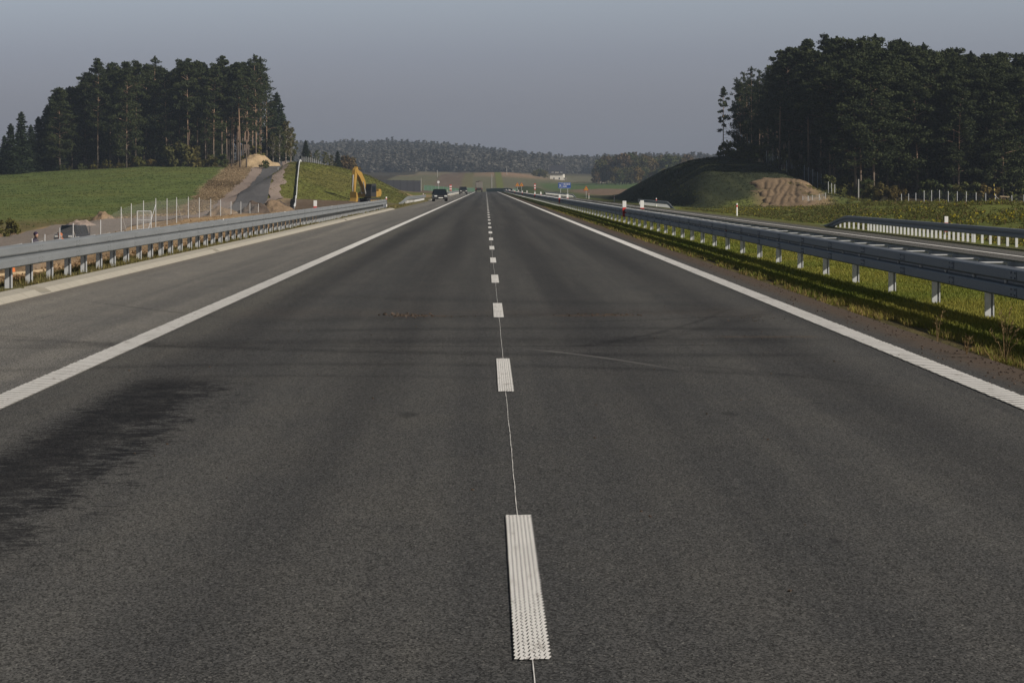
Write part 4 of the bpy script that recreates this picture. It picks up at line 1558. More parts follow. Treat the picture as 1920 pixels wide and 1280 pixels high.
# undergrowth along the wood's foot
GU = 'bushes along the foot of the left wood'
for i in range(26):
    px = 120 + i * 11.6 + rnd.uniform(-4, 4)
    d = 562 + rnd.uniform(-2, 10)
    plant('bush', BUSHES[(0, 1, 2, 0, 1)[i % 5]], PX(px, d), d, rnd.uniform(.5, 1.2) * (1.1 if px > 300 else .8), 'leafy bush in the undergrowth at the foot of the left wood', 'bush', GU, parts=('stems', 'foliage'))
for i, (px, d, s, lab) in enumerate(((333, 560, 2.2, 'yellowing bush at the wood edge above the green field'), (352, 562, 2.4, 'tall autumn-yellow bush right of the first yellowing one'), (470, 592, 2.0, 'green bush between the bare trunks and the sand'),
                                     (488, 597, 1.0, 'low dark bush on the sand cutting'), (497, 575, .8, 'small bush on the sand by the access road'))):
    plant('bush', BUSHES[(1, 1, 0, 2, 2)[i]], PX(px, d), d, s, lab, 'bush', parts=('stems', 'foliage'))

# ---- right wood ------------------------------------------------------------
o = top_tree(PINE_POLE, 12, 1356, 168, 492, 'lone slender pine with a small tuft crown at the left end of the right wood', rz=1.0)
skyr = [(1382, 148, 492), (1396, 140, 480), (1409, 128, 476), (1424, 136, 470), (1440, 132, 460), (1462, 100, 400), (1480, 96, 396), (1500, 94, 392), (1522, 80, 385), (1545, 72, 380), (1568, 74, 372), (1590, 80, 366), (1612, 76, 362), (1642, 71, 372),
        (1668, 84, 362), (1696, 79, 368), (1720, 92, 360), (1738, 88, 372), (1762, 104, 362), (1784, 98, 370), (1803, 96, 380), (1822, 104, 368), (1848, 108, 380), (1872, 104, 372), (1896, 106, 384), (1918, 108, 372), (1940, 110, 384)]
for i, (px, top, d) in enumerate(skyr):
    var = PINE_WISP[1 + i % 2] if i < 5 else PINES[i % 6] if px < 1600 else PINES_LOW[i % 4]
    top_tree(var, 22, px, top, d, '%s pine right of the lone slender one along the right wood skyline' % ORD[i], group='skyline pines of the right wood', sx=.62 if i < 5 else .95)
GR = 'pines of the right wood'
FE = [(1440, 452), (1470, 420), (1500, 385), (1530, 358), (1560, 338), (1600, 336), (1700, 340), (1800, 338), (1930, 336)]
fr = []
for i in range(30):
    px = 1452 + i * 16.6 + rnd.uniform(-5, 5)
    d = float(np.interp(px, [q[0] for q in FE], [q[1] for q in FE])) + 3 + rnd.uniform(0, 5)
    top = float(np.interp(px, [1440, 1500, 1560, 1700, 1930], [150, 112, 100, 118, 135])) + rnd.uniform(0, 42) + (40 if i % 4 == 2 and px > 1570 else 0)
    var = PINES[i % 6] if px < 1570 else (PINES_LOW[i % 4] if i % 5 else PINES[i % 6])
    fr.append(top_tree(var, 22, px, top, d, '%s pine from the mound along the fenced edge of the right wood' % ORD[min(i, 27)] if i < 28 else
                       ('last pine but one at the right border of the photo', 'last pine cut by the right border of the photo')[i - 28], group='front row pines of the right wood'))
NR = 'pine inside the right wood, dark crown merging with others behind the front row'
for i in range(150):
    px = 1440 + (i * 61) % 510
    dmin = float(np.interp(px, [q[0] for q in FE], [q[1] for q in FE]))
    d = dmin + 10 + (i * 17) % (62 if px > 1580 else 95)
    top = float(np.interp(px, [1440, 1460, 1545, 1640, 1740, 1930], [140, 108, 82, 80, 98, 112])) + rnd.uniform(4, 40)
    top_tree((PINES_LOW + PINES[:2])[i % 6] if px < 1580 else (PINES_LOW + PINES)[i % 10], 22, px, top, d, NR, group=GR)
for i in range(10):
    px = 1388 + (i * 29) % 66
    d = 470 + (i * 11) % 50
    top_tree((PINES_LOW + PINE_WISP)[i % 7], 22, px, 150 + rnd.uniform(0, 45), d, 'thin pine in the airy left end of the right wood above the slope', group='thin pines at the left end of the right wood', sx=.6)
for i in range(34):
    px = 1362 + i * 17 + rnd.uniform(-6, 6)
    d = float(np.interp(px, [1360] + [q[0] for q in FE], [478] + [q[1] for q in FE])) + rnd.uniform(1, 9)
    plant('bush', BUSHES[(0, 2, 1)[i % 3]] if px > 1560 else BUSHES[2], PX(px, d), d, rnd.uniform(.7, 1.5), 'bush in the shade at the foot of the right wood', 'bush', 'bushes along the foot of the right wood', parts=('stems', 'foliage'))
for i, (px, d, s, lab) in enumerate(((1520, 392, 1.5, 'single orange autumn bush glowing between the dark pine trunks'), (1640, 334, 1.0, 'yellow-green bush behind the white pole'), (1662, 333, 1.1, 'leafy yellow bush at the wood edge right of the white pole'),
                                     (1684, 332, .9, 'yellow bush nearest the start of the right fence'))):
    plant('bush', BUSHES[1], PX(px, d), d, s, lab, 'bush', parts=('stems', 'foliage'))

# ---- autumn wood right of the white house ---------------------------------
GA = 'autumn trees of the far copse'
for i in range(46):
    px = 1118 + (i * 53) % 236
    d = 1290 + (i * 31) % 180
    top = float(np.interp(px, [1110, 1130, 1190, 1230, 1270, 1320, 1350], [306, 293, 287, 292, 289, 296, 300])) + rnd.uniform(0, 9) + (18 if i % 5 == 0 else 0)
    top_tree(ROUND[i % 4], 13, px, top, d, 'round russet and green tree in the far copse right of the white house', 'leafy_tree', 'tree', GA, sx=.95)
for i in range(16):
    px = 1150 + i * 12 + rnd.uniform(-4, 4)
    plant('leafy_tree', ROUND[3 if i % 2 else 2], PX(px, 1262), 1262 + rnd.uniform(-8, 8), rnd.uniform(.45, .62), 'low pale tree along the front foot of the far copse', 'tree', 'low trees at the foot of the far copse')
for i, (px, top, d, lab) in enumerate(((1003, 320, 1640, 'leftmost dark rounded tree in the clump beside the white house'), (1012, 317, 1645, 'dark rounded tree in the middle of the clump left of the white house'), (1020, 320, 1640, 'dark rounded tree nearest the white house'))):
    top_tree(ROUND[3], 13, px, top, d, lab, 'leafy_tree', 'tree', sx=1.5)

# ---- the wooded hill: a far mass nobody could count ------------------------
def far_wood(name, spots, H, W, mat, label):
    g = np.random.default_rng(77)
    sh = []
    for k in range(6):
        cen, rad = [], []
        for j in range(9):
            a = g.random() * 6.283
            q = W * .55 * np.sqrt(g.random())
            cen.append((np.cos(a) * q, np.sin(a) * q, H * g.uniform(.25, .92) * (1 - .35 * (q / W) ** 2)))
            rad.append((W * .36, W * .36, H * .16))
        if k >= 4:
            cen = [(0, 0, H * t) for t in np.linspace(.15, 1.05, 9)]
            rad = [(W * .45 * (1.08 - t), W * .45 * (1.08 - t), H * .09) for t in np.linspace(.15, 1.05, 9)]
        sh.append(leaf_quads(cen, rad, 13, H * .19, g, up=2.6, elong=1.2))
    out = []
    for i, (x, y, z, s) in enumerate(spots):
        a = g.random() * 6.283
        v = sh[g.integers(0, 6)]
        c, s_ = np.cos(a), np.sin(a)
        out.append(np.stack([(v[:, 0] * c - v[:, 1] * s_) * s + x, (v[:, 0] * s_ + v[:, 1] * c) * s + y, v[:, 2] * s + z], 1))
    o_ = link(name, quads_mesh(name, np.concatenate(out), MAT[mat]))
    return tag(o_, label, 'wood', kind='stuff')


sp = []
g = np.random.default_rng(5)
m = 8200
d = np.sqrt(g.uniform(1960 ** 2, 3060 ** 2, m))
pxs = g.uniform(300, 1420, m)
keep = (d > np.interp(pxs, [300, 960, 1000, 1100, 1420], [1960, 1990, 2080, 2250, 2100]))
xs, ys2 = (pxs[keep] - VPX) * d[keep] / FPX, d[keep]
zs = terrain(xs, ys2)
sp = [(x, y, z - 1, s) for x, y, z, s in zip(xs, ys2, zs, g.uniform(.7, 1.25, len(xs)))]
dd = g.uniform(2850, 3060, 1000)
pp = np.concatenate([g.uniform(-80, 130, 400), g.uniform(500, 1450, 600)])
xs = (pp - VPX) * dd / FPX
sp += [(x, y, z - 1, s) for x, y, z, s in zip(xs, dd, terrain(xs, dd), g.uniform(.8, 1.4, 1000))]
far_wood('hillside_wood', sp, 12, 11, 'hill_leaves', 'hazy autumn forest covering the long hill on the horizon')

# ------------------------------------------------------------------ small materials
simple('car_black', (0.012, 0.013, 0.015), .25, spec=.6, var=.1)
simple('car_navy', (0.012, 0.018, 0.030), .3, spec=.5, var=.1)
simple('car_brown', (0.050, 0.043, 0.036), .45, var=.15)
simple('truck_grey', (0.20, 0.18, 0.155), .7, var=.2)
simple('dark_glass', (0.012, 0.016, 0.021), .4, spec=.03, var=.05)
simple('lamp_glass', (0.60, 0.61, 0.60), .2, var=.05)
simple('plate_white', (0.70, 0.70, 0.66), .5, var=.03)
simple('machine_yellow', (0.34, 0.205, 0.045), .5, var=.2)
simple('machine_dark', (0.03, 0.03, 0.033), .6, var=.2)
simple('steel_bright', (0.55, 0.55, 0.56), .35, .4, var=.1)
simple('hi_vis_orange', (0.55, 0.14, 0.03), .75, var=.1)
simple('dark_cloth', (0.035, 0.03, 0.05), .9, var=.2)
simple('skin', (0.36, 0.22, 0.16), .6, var=.05)
simple('sign_blue', (0.012, 0.065, 0.30), .45, var=.06)
simple('sign_white', (0.72, 0.72, 0.72), .5, var=.03)
simple('sign_yellow', (0.62, 0.36, 0.03), .5, var=.06)
simple('sign_red', (0.48, 0.05, 0.03), .5, var=.06)
simple('render_white', (0.74, 0.70, 0.62), .8, var=.05, scale=.8)
simple('roof_dark', (0.028, 0.028, 0.034), .8, var=.2)
simple('wall_panel', (0.055, 0.057, 0.068), .8, var=.2)
simple('hazard_yellow', (0.55, 0.42, 0.08), .6, var=.1)
simple('hazard_black', (0.02, 0.02, 0.02), .6)
simple('weathered_wood', (0.20, 0.17, 0.14), .9, var=.25)
simple('pole_concrete', (0.34, 0.33, 0.31), .9, var=.1)
simple('green_net', (0.050, 0.105, 0.060), .8, var=.25)
simple('dry_stalk', (0.15, 0.10, 0.045), .9, var=.3)


def wire_mat():
    n = NT('wire_mesh')
    p = n.obj()
    tr = n.t.nodes.new('ShaderNodeBsdfTransparent')
    ms = n.t.nodes.new('ShaderNodeMixShader')
    ms.inputs[0].default_value = .13
    n.done((0.42, 0.43, 0.44), .5, .3)
    n.t.links.new(tr.outputs[0], ms.inputs[1])
    n.t.links.new(n.b.outputs[0], ms.inputs[2])
    n.t.links.new(ms.outputs[0], n.out.inputs[0])
    MAT['wire_mesh'] = n.mat


wire_mat()


# ------------------------------------------------------------------ fences
def fence(posts, label, parent_name='wire_fence', r=.024, mesh_=True, braces=(), mat='galvanised_post', mesh_top=.92):
    """posts: [(x, y, ztop)]"""
    x0, y0 = posts[0][0], posts[0][1]
    z0 = tz(x0, y0)
    o = tag(empty(parent_name, (x0, y0, z0)), label, 'fence')
    base = Vector((x0, y0, z0))
    up = MB()
    up.tube([(0, 0, -.4), (0, 0, 1)], r, 6)
    unit = up.mesh('post', MAT[mat])
    info = []
    for x, y, zt in posts:
        zg = tz(x, y)
        h = zt - zg
        p = link('post', unit, o, (x - base.x, y - base.y, zg - base.z))
        p.scale = (1, 1, h)
        info.append((x - base.x, y - base.y, zg - base.z, h))
    for a, side, ln in braces:
        x, y, z, h = info[a]
        bx, by, bz, _ = info[a + side]
        t = ln / max(.1, math.hypot(bx - x, by - y))
        e = Vector((x + (bx - x) * t, y + (by - y) * t, z + (bz - z) * t))
        mb = MB()
        mb.tube([(x, y, z + h * .8), tuple(e)], r * .8, 6)
        mb.build('brace', MAT[mat], o)
    if mesh_:
        vs_, fs_ = [], []
        for x, y, z, h in info:
            vs_ += [(x, y - .04, z + .05), (x, y - .04, z + h * mesh_top)]
        fs_ = [(2 * i, 2 * i + 2, 2 * i + 3, 2 * i + 1) for i in range(len(info) - 1)]
        link('wire_netting', np_mesh('wire_netting', np.array(vs_), np.array(fs_), 4, MAT['wire_mesh']), o)
    return o, base


FP = [(60, 447), (84, 439), (112, 427), (137, 418.5), (188.5, 412), (227, 388), (246, 381.5), (269, 376), (292, 372), (313, 372), (331, 370), (353, 369), (373.5, 370.5), (395, 373), (413.5, 374), (433, 377.5), (451.5, 378), (468.5, 380), (484.5, 382)]
fd = lambda px: float(np.interp(px, [60, 84, 292, 484], [117, 121, 158, 215]))
fpost = []
for px, top in FP:
    d_ = fd(px)
    x_ = PX(px, d_)
    fpost.append((x_, d_, max(PZ(top, d_), tz(x_, d_) + 1.0)))
fo, fb = fence(fpost, 'galvanised wire mesh fence on thin posts along the site strip behind the left rail', braces=((3, 1, 2.4), (5, 1, 1.8), (8, -1, 2.6), (10, 1, 3.2)))
gd = 150.0
gx0, gx1 = PX(257, gd), PX(283, gd)
gz0, gz1 = tz(gx0, gd) + .08, PZ(396, gd)
go = MB()
for a, b in (((gx0, gd, gz0), (gx0, gd, gz1)), ((gx1, gd, gz0), (gx1, gd, gz1)), ((gx0, gd, gz1), (gx1, gd, gz1)), ((gx0, gd, gz0), (gx1, gd, gz0)), ((gx0, gd, (gz0 + gz1) / 2), (gx1, gd, (gz0 + gz1) / 2))):
    go.tube([Vector(a) - fb, Vector(b) - fb], .03, 6)
gate = go.build('gate', MAT['galvanised_post'], fo)
gm = MB()
for k in range(9):
    xx = gx0 + (gx1 - gx0) * (k + 1) / 10
    gm.tube([Vector((xx, gd - .03, gz0)) - fb, Vector((xx, gd - .03, gz1)) - fb], .006, 4)
gm.build('mesh_infill', MAT['galvanised_post'], gate)

# right fence along the wood, and the one climbing the mound
RP = [(1690, 372), (1703.5, 366), (1717, 361.7), (1732.5, 357.5), (1746.5, 357), (1761.4, 356.5), (1777.8, 358.6), (1794.7, 359), (1811.7, 359.5), (1830, 361), (1848, 362), (1866.4, 364), (1897, 366), (1919.6, 370), (1945, 372)]
rp = []
for px, top in RP:
    d_ = float(np.interp(px, [1690, 1800, 1930], [329, 320, 306]))
    x_ = PX(px, d_)
    rp.append((x_, d_, max(PZ(top, d_), tz(x_, d_) + 1.1)))
fence(rp, 'wire fence on pale thin posts in front of the right wood above the weeds', braces=((11, 1, 2.0), (12, -1, 1.6)), r=.05)
MP = [(1437, 278), (1449, 288), (1458, 293), (1465, 296), (1475, 299), (1485, 301), (1497, 303), (1508, 306), (1516, 308), (1524, 312), (1533, 319), (1540, 326), (1547, 333), (1553, 346), (1559, 361), (1565, 372)]
mp = []
for px, top in MP:
    d_ = float(np.interp(px, [1437, 1470, 1500, 1530, 1565], [452, 414, 380, 353, 330]))
    x_ = PX(px, d_)
    zg = tz(x_, d_)
    mp.append((x_, d_, zg + min(2.2, max(1.7, PZ(top, d_) - zg))))
fence(mp, 'wire fence climbing the mound between the rutted soil and the dark wood', r=.045)
lp = []
for px in (1505, 1515, 1523, 1536, 1548):
    d_ = 293 + (px - 1505) * .1
    lp.append((PX(px, d_), d_, tz(PX(px, d_), d_) + .75))
fence(lp, 'low stakes and wire at the foot of the rutted soil', braces=((1, 1, .5), (3, 1, .4)), r=.03)
ep = []
for k in range(15):
    d_ = 600 + k * 6
    px = 566 + k * 3.9
    x_ = PX(px, d_)
    ep.append((x_, d_, tz(x_, d_) + 2.2))
fence(ep, 'row of tall grey fence posts along the crest of the left grass bank', r=.07, mat='galvanised')


# ------------------------------------------------------------------ single poles
def pole(px, top, d, r, mat, name, label, cat, lean=0.0):
    x = PX(px, d)
    z = tz(x, d)
    mb = MB()
    mb.tube([(0, 0, -.5), (lean * .5, 0, (PZ(top, d) - z) * .5), (lean, 0, PZ(top, d) - z)], [r, r * .95, r * .85], 8)
    return tag(mb.build(name, MAT[mat], None, (x, d, z)), label, cat)


pole(1609.5, 336, 322, .09, 'pole_concrete', 'marker_pole', 'tall white pole standing alone in the weeds before the right wood', 'pole')
hx, hd = PX(1866, 312), 312
hz_ = tz(hx, hd)
ho_ = tag(empty('striped_pole', (hx, hd, hz_)), 'black and yellow striped pole leaning by the right fence', 'pole')
ht = PZ(345, hd) - hz_
for k in range(9):
    a, b = k / 9, (k + 1) / 9
    mb = MB()
    mb.tube([(-.16 * a, 0, -.3 * (k == 0) + ht * a), (-.16 * b, 0, ht * b)], .05, 8)
    mb.build('yellow_band' if k % 2 == 0 else 'black_band', MAT['hazard_yellow' if k % 2 == 0 else 'hazard_black'], ho_)
bd = 310
bo = tag(empty('sawhorse', (PX(1884, bd), bd, tz(PX(1884, bd), bd))), 'pale timber plank on trestle legs between two posts of the right fence', 'sawhorse')
mb = MB()
mb.box((0, 0, .95), (1.1, .05, .10), ry=.06)
mb.build('plank', MAT['timber_pale'], bo)
for sx in (-.35, .35):
    for sy in (-.15, .15):
        mb = MB()
        mb.bar((sx, sy, -.1), (sx, 0, .92), .04, .04)
        mb.build('leg', MAT['timber_pale'], bo)
for i, (px, top, d, lab) in enumerate(((922, 327, 1180, 'tall pale pole with a crossarm standing in the far field beyond the lorry'), (820, 319, 1450, 'thin far pole at the edge of the brown field left of centre'), (950, 312, 1500, 'thin far pole on the round brown hillock'), (789.5, 334, 830, 'pale post at the right end of the dark noise barrier'), (1260, 312, 1230, 'thin white pole in front of the far copse'), (1207, 372, 380, 'far pole') )):
    if lab == 'far pole':
        continue
    pole(px, top, d, .16 if d > 1000 else .09, 'pole_concrete', 'utility_pole', lab, 'pole')


# ------------------------------------------------------------------ vehicles
def wheel(parent, x, y, r, w):
    mb = MB()
    mb.cyl((0, 0, 0), r, w, 'x', 18)
    t = mb.build('wheel', MAT['black_rubber'], parent, (x, y, r), bevel=.02)
    mb = MB()
    mb.cyl((0, 0, 0), r * .6, w + .012, 'x', 14)
    mb.build('rim', MAT['galvanised'], t)


def car(label, x, y, z, rz, L=4.3, W=1.7, H=1.42, paint='car_black', kind='saloon', open_door=False):
    """front of the car towards -y"""
    o = tag(empty('parked_car', (x, y, z), rz), label, 'car')
    f, b = -L / 2, L / 2
    wr = .31 if kind == 'saloon' else .36
    sill, belt = wr * .75, H * (.60 if kind == 'saloon' else .56)
    hood = belt - (.06 if kind == 'saloon' else .02)
    lower = [(f, sill + .05), (f - .02, sill + .22), (f + .04, hood - .12), (f + .25, hood), (f + L * .27, belt), (b - (.75 if kind == 'saloon' else .02), belt), (b - .04, belt - .06), (b, sill + .2), (b - .05, sill)]
    lower = [(p[0], p[1]) for p in lower] + [(f + .08, sill)]
    mb = MB()
    mb.prism(lower, -W / 2, W / 2, 'yz')
    mb.build('body', MAT[paint], o, bevel=.05)
    if kind == 'saloon':
        a0, a1, c1, c0 = f + L * .27, f + L * .43, b - 1.25, b - .55
    else:
        a0, a1, c1, c0 = f + L * .27, f + L * .37, b - .32, b - .06
    # pillars and roof
    roof_w = W * .78
    mb = MB()
    vs_ = []
    for (yy, zz, ww) in ((a0, belt, W * .94), (a1, H - .05, roof_w), (c1, H - .05, roof_w), (c0, belt, W * .94)):
        vs_ += [(-ww / 2, yy, zz), (ww / 2, yy, zz)]
    glass = MB()
    glass.add([(v[0] * .985, v[1], v[2]) for v in vs_], [(0, 1, 3, 2), (2, 3, 5, 4), (4, 5, 7, 6), (0, 2, 4, 6), (1, 7, 5, 3), (0, 6, 7, 1)])
    glass.build('windows', MAT['dark_glass'], o)
    for i in (0, 1):
        mb.bar(vs_[0 + i], vs_[2 + i], .07, .06)
        mb.bar(vs_[4 + i], vs_[6 + i], .10, .08)
        m0 = Vector(vs_[0 + i]).lerp(Vector(vs_[6 + i]), .52)
        m1 = Vector(vs_[2 + i]).lerp(Vector(vs_[4 + i]), .48)
        mb.bar(m0, m1, .09, .05)
    mb.box((0, (a1 + c1) / 2, H - .03), (roof_w + .02, c1 - a1 + .10, .06))
    mb.build('roof', MAT[paint], o, bevel=.015)
    for sx in (-1, 1):
        mb = MB()
        mb.box((0, 0, 0), (W * .20, .06, .15))
        mb.build('headlight', MAT['lamp_glass'], o, (sx * W * .35, f - .005, hood - .17), bevel=.02)
        mb = MB()
        mb.box((0, 0, 0), (.17, .08, .11))
        mb.build('mirror', MAT[paint], o, (sx * (W / 2 + .08), a0 + .25, belt + .06), bevel=.02)
        mb = MB()
        mb.box((0, 0, 0), (W * .14, .05, .14))
        mb.build('tail_light', MAT['sign_red'], o, (sx * W * .40, b + .005, belt - .17))
    mb = MB()
    mb.box((0, f + .03, sill + .14), (W * .98, .16, .16))
    mb.box((0, b - .03, sill + .14), (W * .98, .16, .16))
    mb.build('bumper', MAT['machine_dark'], o, bevel=.03)
    mb = MB()
    mb.box((0, f - .02, hood - .18), (W * .42, .03, .13))
    mb.build('grille', MAT['machine_dark'], o)
    mb = MB()
    mb.box((0, f - .065, sill + .17), (.50, .02, .11))
    mb.build('number_plate', MAT['plate_white'], o)
    for sx in (-1, 1):
        for yy in (f + L * .19, b - L * .19):
            wheel(o, sx * (W / 2 - .09), yy, wr, .19)
    if open_door:
        d_ = empty('door', (W / 2 + .01, a0 + .12, 0), 0)
        d_.parent = o
        dm = MB()
        ang = R(68)
        ux, uy = math.sin(ang), math.cos(ang)
        p = lambda s, zz: (ux * s, uy * s, zz)
        dm.bar(p(.0, .58), p(1.0, .58), .06, .62)
        dm.bar(p(.06, .88), p(.30, H - .08), .05, .05)
        dm.bar(p(.30, H - .08), p(.98, H - .08), .05, .05)
        dm.bar(p(.97, .88), p(.97, H - .06), .05, .05)
        COL.objects.unlink(d_)
        bpy.data.objects.remove(d_)
        dm.build('door', MAT[paint], o, (W / 2 + .01, a0 + .12, 0))
    return o


sx_, sy_ = PX(134, 222), 222
car('dark off-road car with its door open on the dirt track behind the left rail', sx_, sy_, tz(sx_, sy_) + .08, R(-11), L=3.9, W=1.68, H=1.58, paint='car_navy', kind='jeep', open_door=True)
car('black car with pale headlights parked on the left hard shoulder', PX(824.5, 306), 306, 0.0, R(4), L=4.2, W=1.62, H=1.40, paint='car_black')
car('small brownish jeep on the far hard shoulder behind the black car', PX(868.5, 600), 600, 0.0, R(3), L=3.9, W=1.75, H=1.72, paint='car_brown', kind='jeep')

# lorry driving away in the left lane
to = tag(empty('lorry', (PX(898, 900), 900, 0)), 'grey tipper lorry far down the left lane', 'lorry')
mb = MB()
mb.prism([(-2.2, 1.25), (2.6, 1.25), (2.75, 3.3), (-2.35, 3.3)], -1.2, 1.2, 'yz')
mb.build('tipper_body', MAT['truck_grey'], to, bevel=.05)
mb = MB()
mb.box((0, -2.42, 2.25), (2.2, .08, 1.7))
for xx in (-.8, 0, .8):
    mb.box((xx, -2.48, 2.25), (.10, .06, 1.7))
mb.build('tailgate', MAT['truck_grey'], to)
mb = MB()
mb.box((0, 3.7, 2.0), (2.3, 1.7, 2.4))
mb.build('cab', MAT['car_brown'], to, bevel=.1)
mb = MB()
mb.box((0, .6, .95), (1.0, 6.6, .3))
mb.box((0, -2.2, .62), (2.2, .12, .3))
mb.build('chassis', MAT['machine_dark'], to)
mb = MB()
mb.blob((0, .2, 3.28), (1.1, 2.2, .42), .12, 12, 6, 3)
mb.build('load', MAT['dark_soil'], to)
for sx in (-1, 1):
    for yy in (-1.5, -.2, 3.3):
        wheel(to, sx * 1.0, yy, .52, .38)
    mb = MB()
    mb.box((sx * .95, -2.52, 1.05), (.30, .05, .16))
    mb.build('tail_light', MAT['sign_red'], to)

# ------------------------------------------------------------------ excavator
ed = 396.0
ex, ey = PX(689, ed), ed
eo = tag(empty('excavator', (ex, ey, tz(ex, ey) + .02), R(-24)), 'yellow tracked excavator with raised arm at the foot of the grass bank', 'excavator')
eo.scale = (.92, .92, .92)
# front (arm side) towards -y
for sx in (-1, 1):
    mb = MB()
    pr = []
    for k in range(9):
        a = math.pi / 2 + math.pi * k / 8
        pr.append((-1.55 + .42 * math.cos(a), .42 + .42 * math.sin(a)))
    for k in range(9):
        a = -math.pi / 2 + math.pi * k / 8
        pr.append((1.55 + .42 * math.cos(a), .42 + .42 * math.sin(a)))
    mb.prism(pr, sx * 1.05 - .27, sx * 1.05 + .27, 'yz')
    t = mb.build('track', MAT['machine_dark'], eo, bevel=.03)
    mb = MB()
    for k in range(5):
        mb.cyl((sx * 1.05 + sx * .2, -1.3 + .65 * k, .36), .22, .2, 'x', 12)
    mb.build('roller', MAT['machine_yellow'], t)
mb = MB()
mb.box((0, 0, .62), (1.5, 1.6, .34))
mb.cyl((0, 0, .88), .62, .2, 'z', 18)
mb.build('undercarriage', MAT['machine_dark'], eo)
mb = MB()
mb.prism([(-1.25, 1.0), (1.5, 1.0), (1.5, 1.95), (-.2, 1.9), (-1.25, 1.6)], -1.3, 1.3, 'yz')
mb.build('upper_body', MAT['machine_yellow'], eo, bevel=.06)
mb = MB()
mb.prism([(1.5, 1.05), (2.15, 1.05), (2.5, 1.4), (2.5, 2.0), (2.2, 2.3), (1.5, 2.3)], -1.32, 1.32, 'yz')
mb.build('counterweight', MAT['machine_yellow'], eo, bevel=.1)
cabm = MB()
cabm.prism([(-1.42, 1.05), (.55, 1.05), (.55, 2.95), (.4, 3.15), (-1.05, 3.15), (-1.42, 2.0)], .26, 1.34, 'yz')
cb = cabm.build('cab', MAT['machine_dark'], eo, bevel=.04)
mb = MB()
mb.box((1.352, -.4, 2.3), (.02, 1.3, 1.0))
mb.box((.80, -1.27, 2.55), (.86, .03, 1.0), rx=-.31)
mb.build('window', MAT['dark_glass'], cb)
bx_ = -.05
boom = [(-1.0, 1.9), (-1.7, 3.3), (-2.9, 4.6), (-4.35, 5.25)]


def arm_prism(name, pts, ws, x0, w, mat, parent):
    up_, dn_ = [], []
    for i, p in enumerate(pts):
        a = Vector(pts[max(i - 1, 0)])
        b = Vector(pts[min(i + 1, len(pts) - 1)])
        d = (b - a).normalized()
        nrm = Vector((-d.y, d.x))
        up_.append(tuple(Vector(p) + nrm * ws[i]))
        dn_.append(tuple(Vector(p) - nrm * ws[i]))
    mb_ = MB()
    for i in range(len(pts) - 1):
        mb_.prism([up_[i], up_[i + 1], dn_[i + 1], dn_[i]], x0 - w / 2, x0 + w / 2, 'yz')
    return mb_.build(name, MAT[mat], parent)


arm_prism('boom', boom, [.32, .52, .50, .28], bx_, .62, 'machine_yellow', eo)
arm_prism('stick', [(-3.85, 5.75), (-4.35, 5.25), (-4.75, 3.4), (-4.85, 1.75)], [.20, .44, .36, .20], bx_, .50, 'machine_yellow', eo)
mb = MB()
mb.tube([(bx_, -2.9, 5.02), (bx_, -3.85, 5.72)], [.11, .07], 8)
mb.tube([(bx_, -4.98, 4.6), (bx_, -5.2, 2.6), (bx_, -5.15, 1.9)], [.09, .08, .05], 8)
for sx in (-.36, .36):
    mb.tube([(sx, -1.35, 1.5), (sx, -2.2, 3.5)], [.10, .06], 8)
mb.build('hydraulic_ram', MAT['steel_bright'], eo)
mb = MB()
mb.prism([(-5.05, 1.85), (-4.75, 1.75), (-4.35, 1.05), (-4.4, .45), (-4.8, .12), (-5.3, .22), (-5.1, .55), (-4.95, .9)], -.62, .52, 'yz')
for k in range(5):
    mb.box((-.52 + k * .23, -5.38, .2), (.10, .25, .07), rx=.4)
mb.build('bucket', MAT['machine_yellow'], eo, bevel=.02)


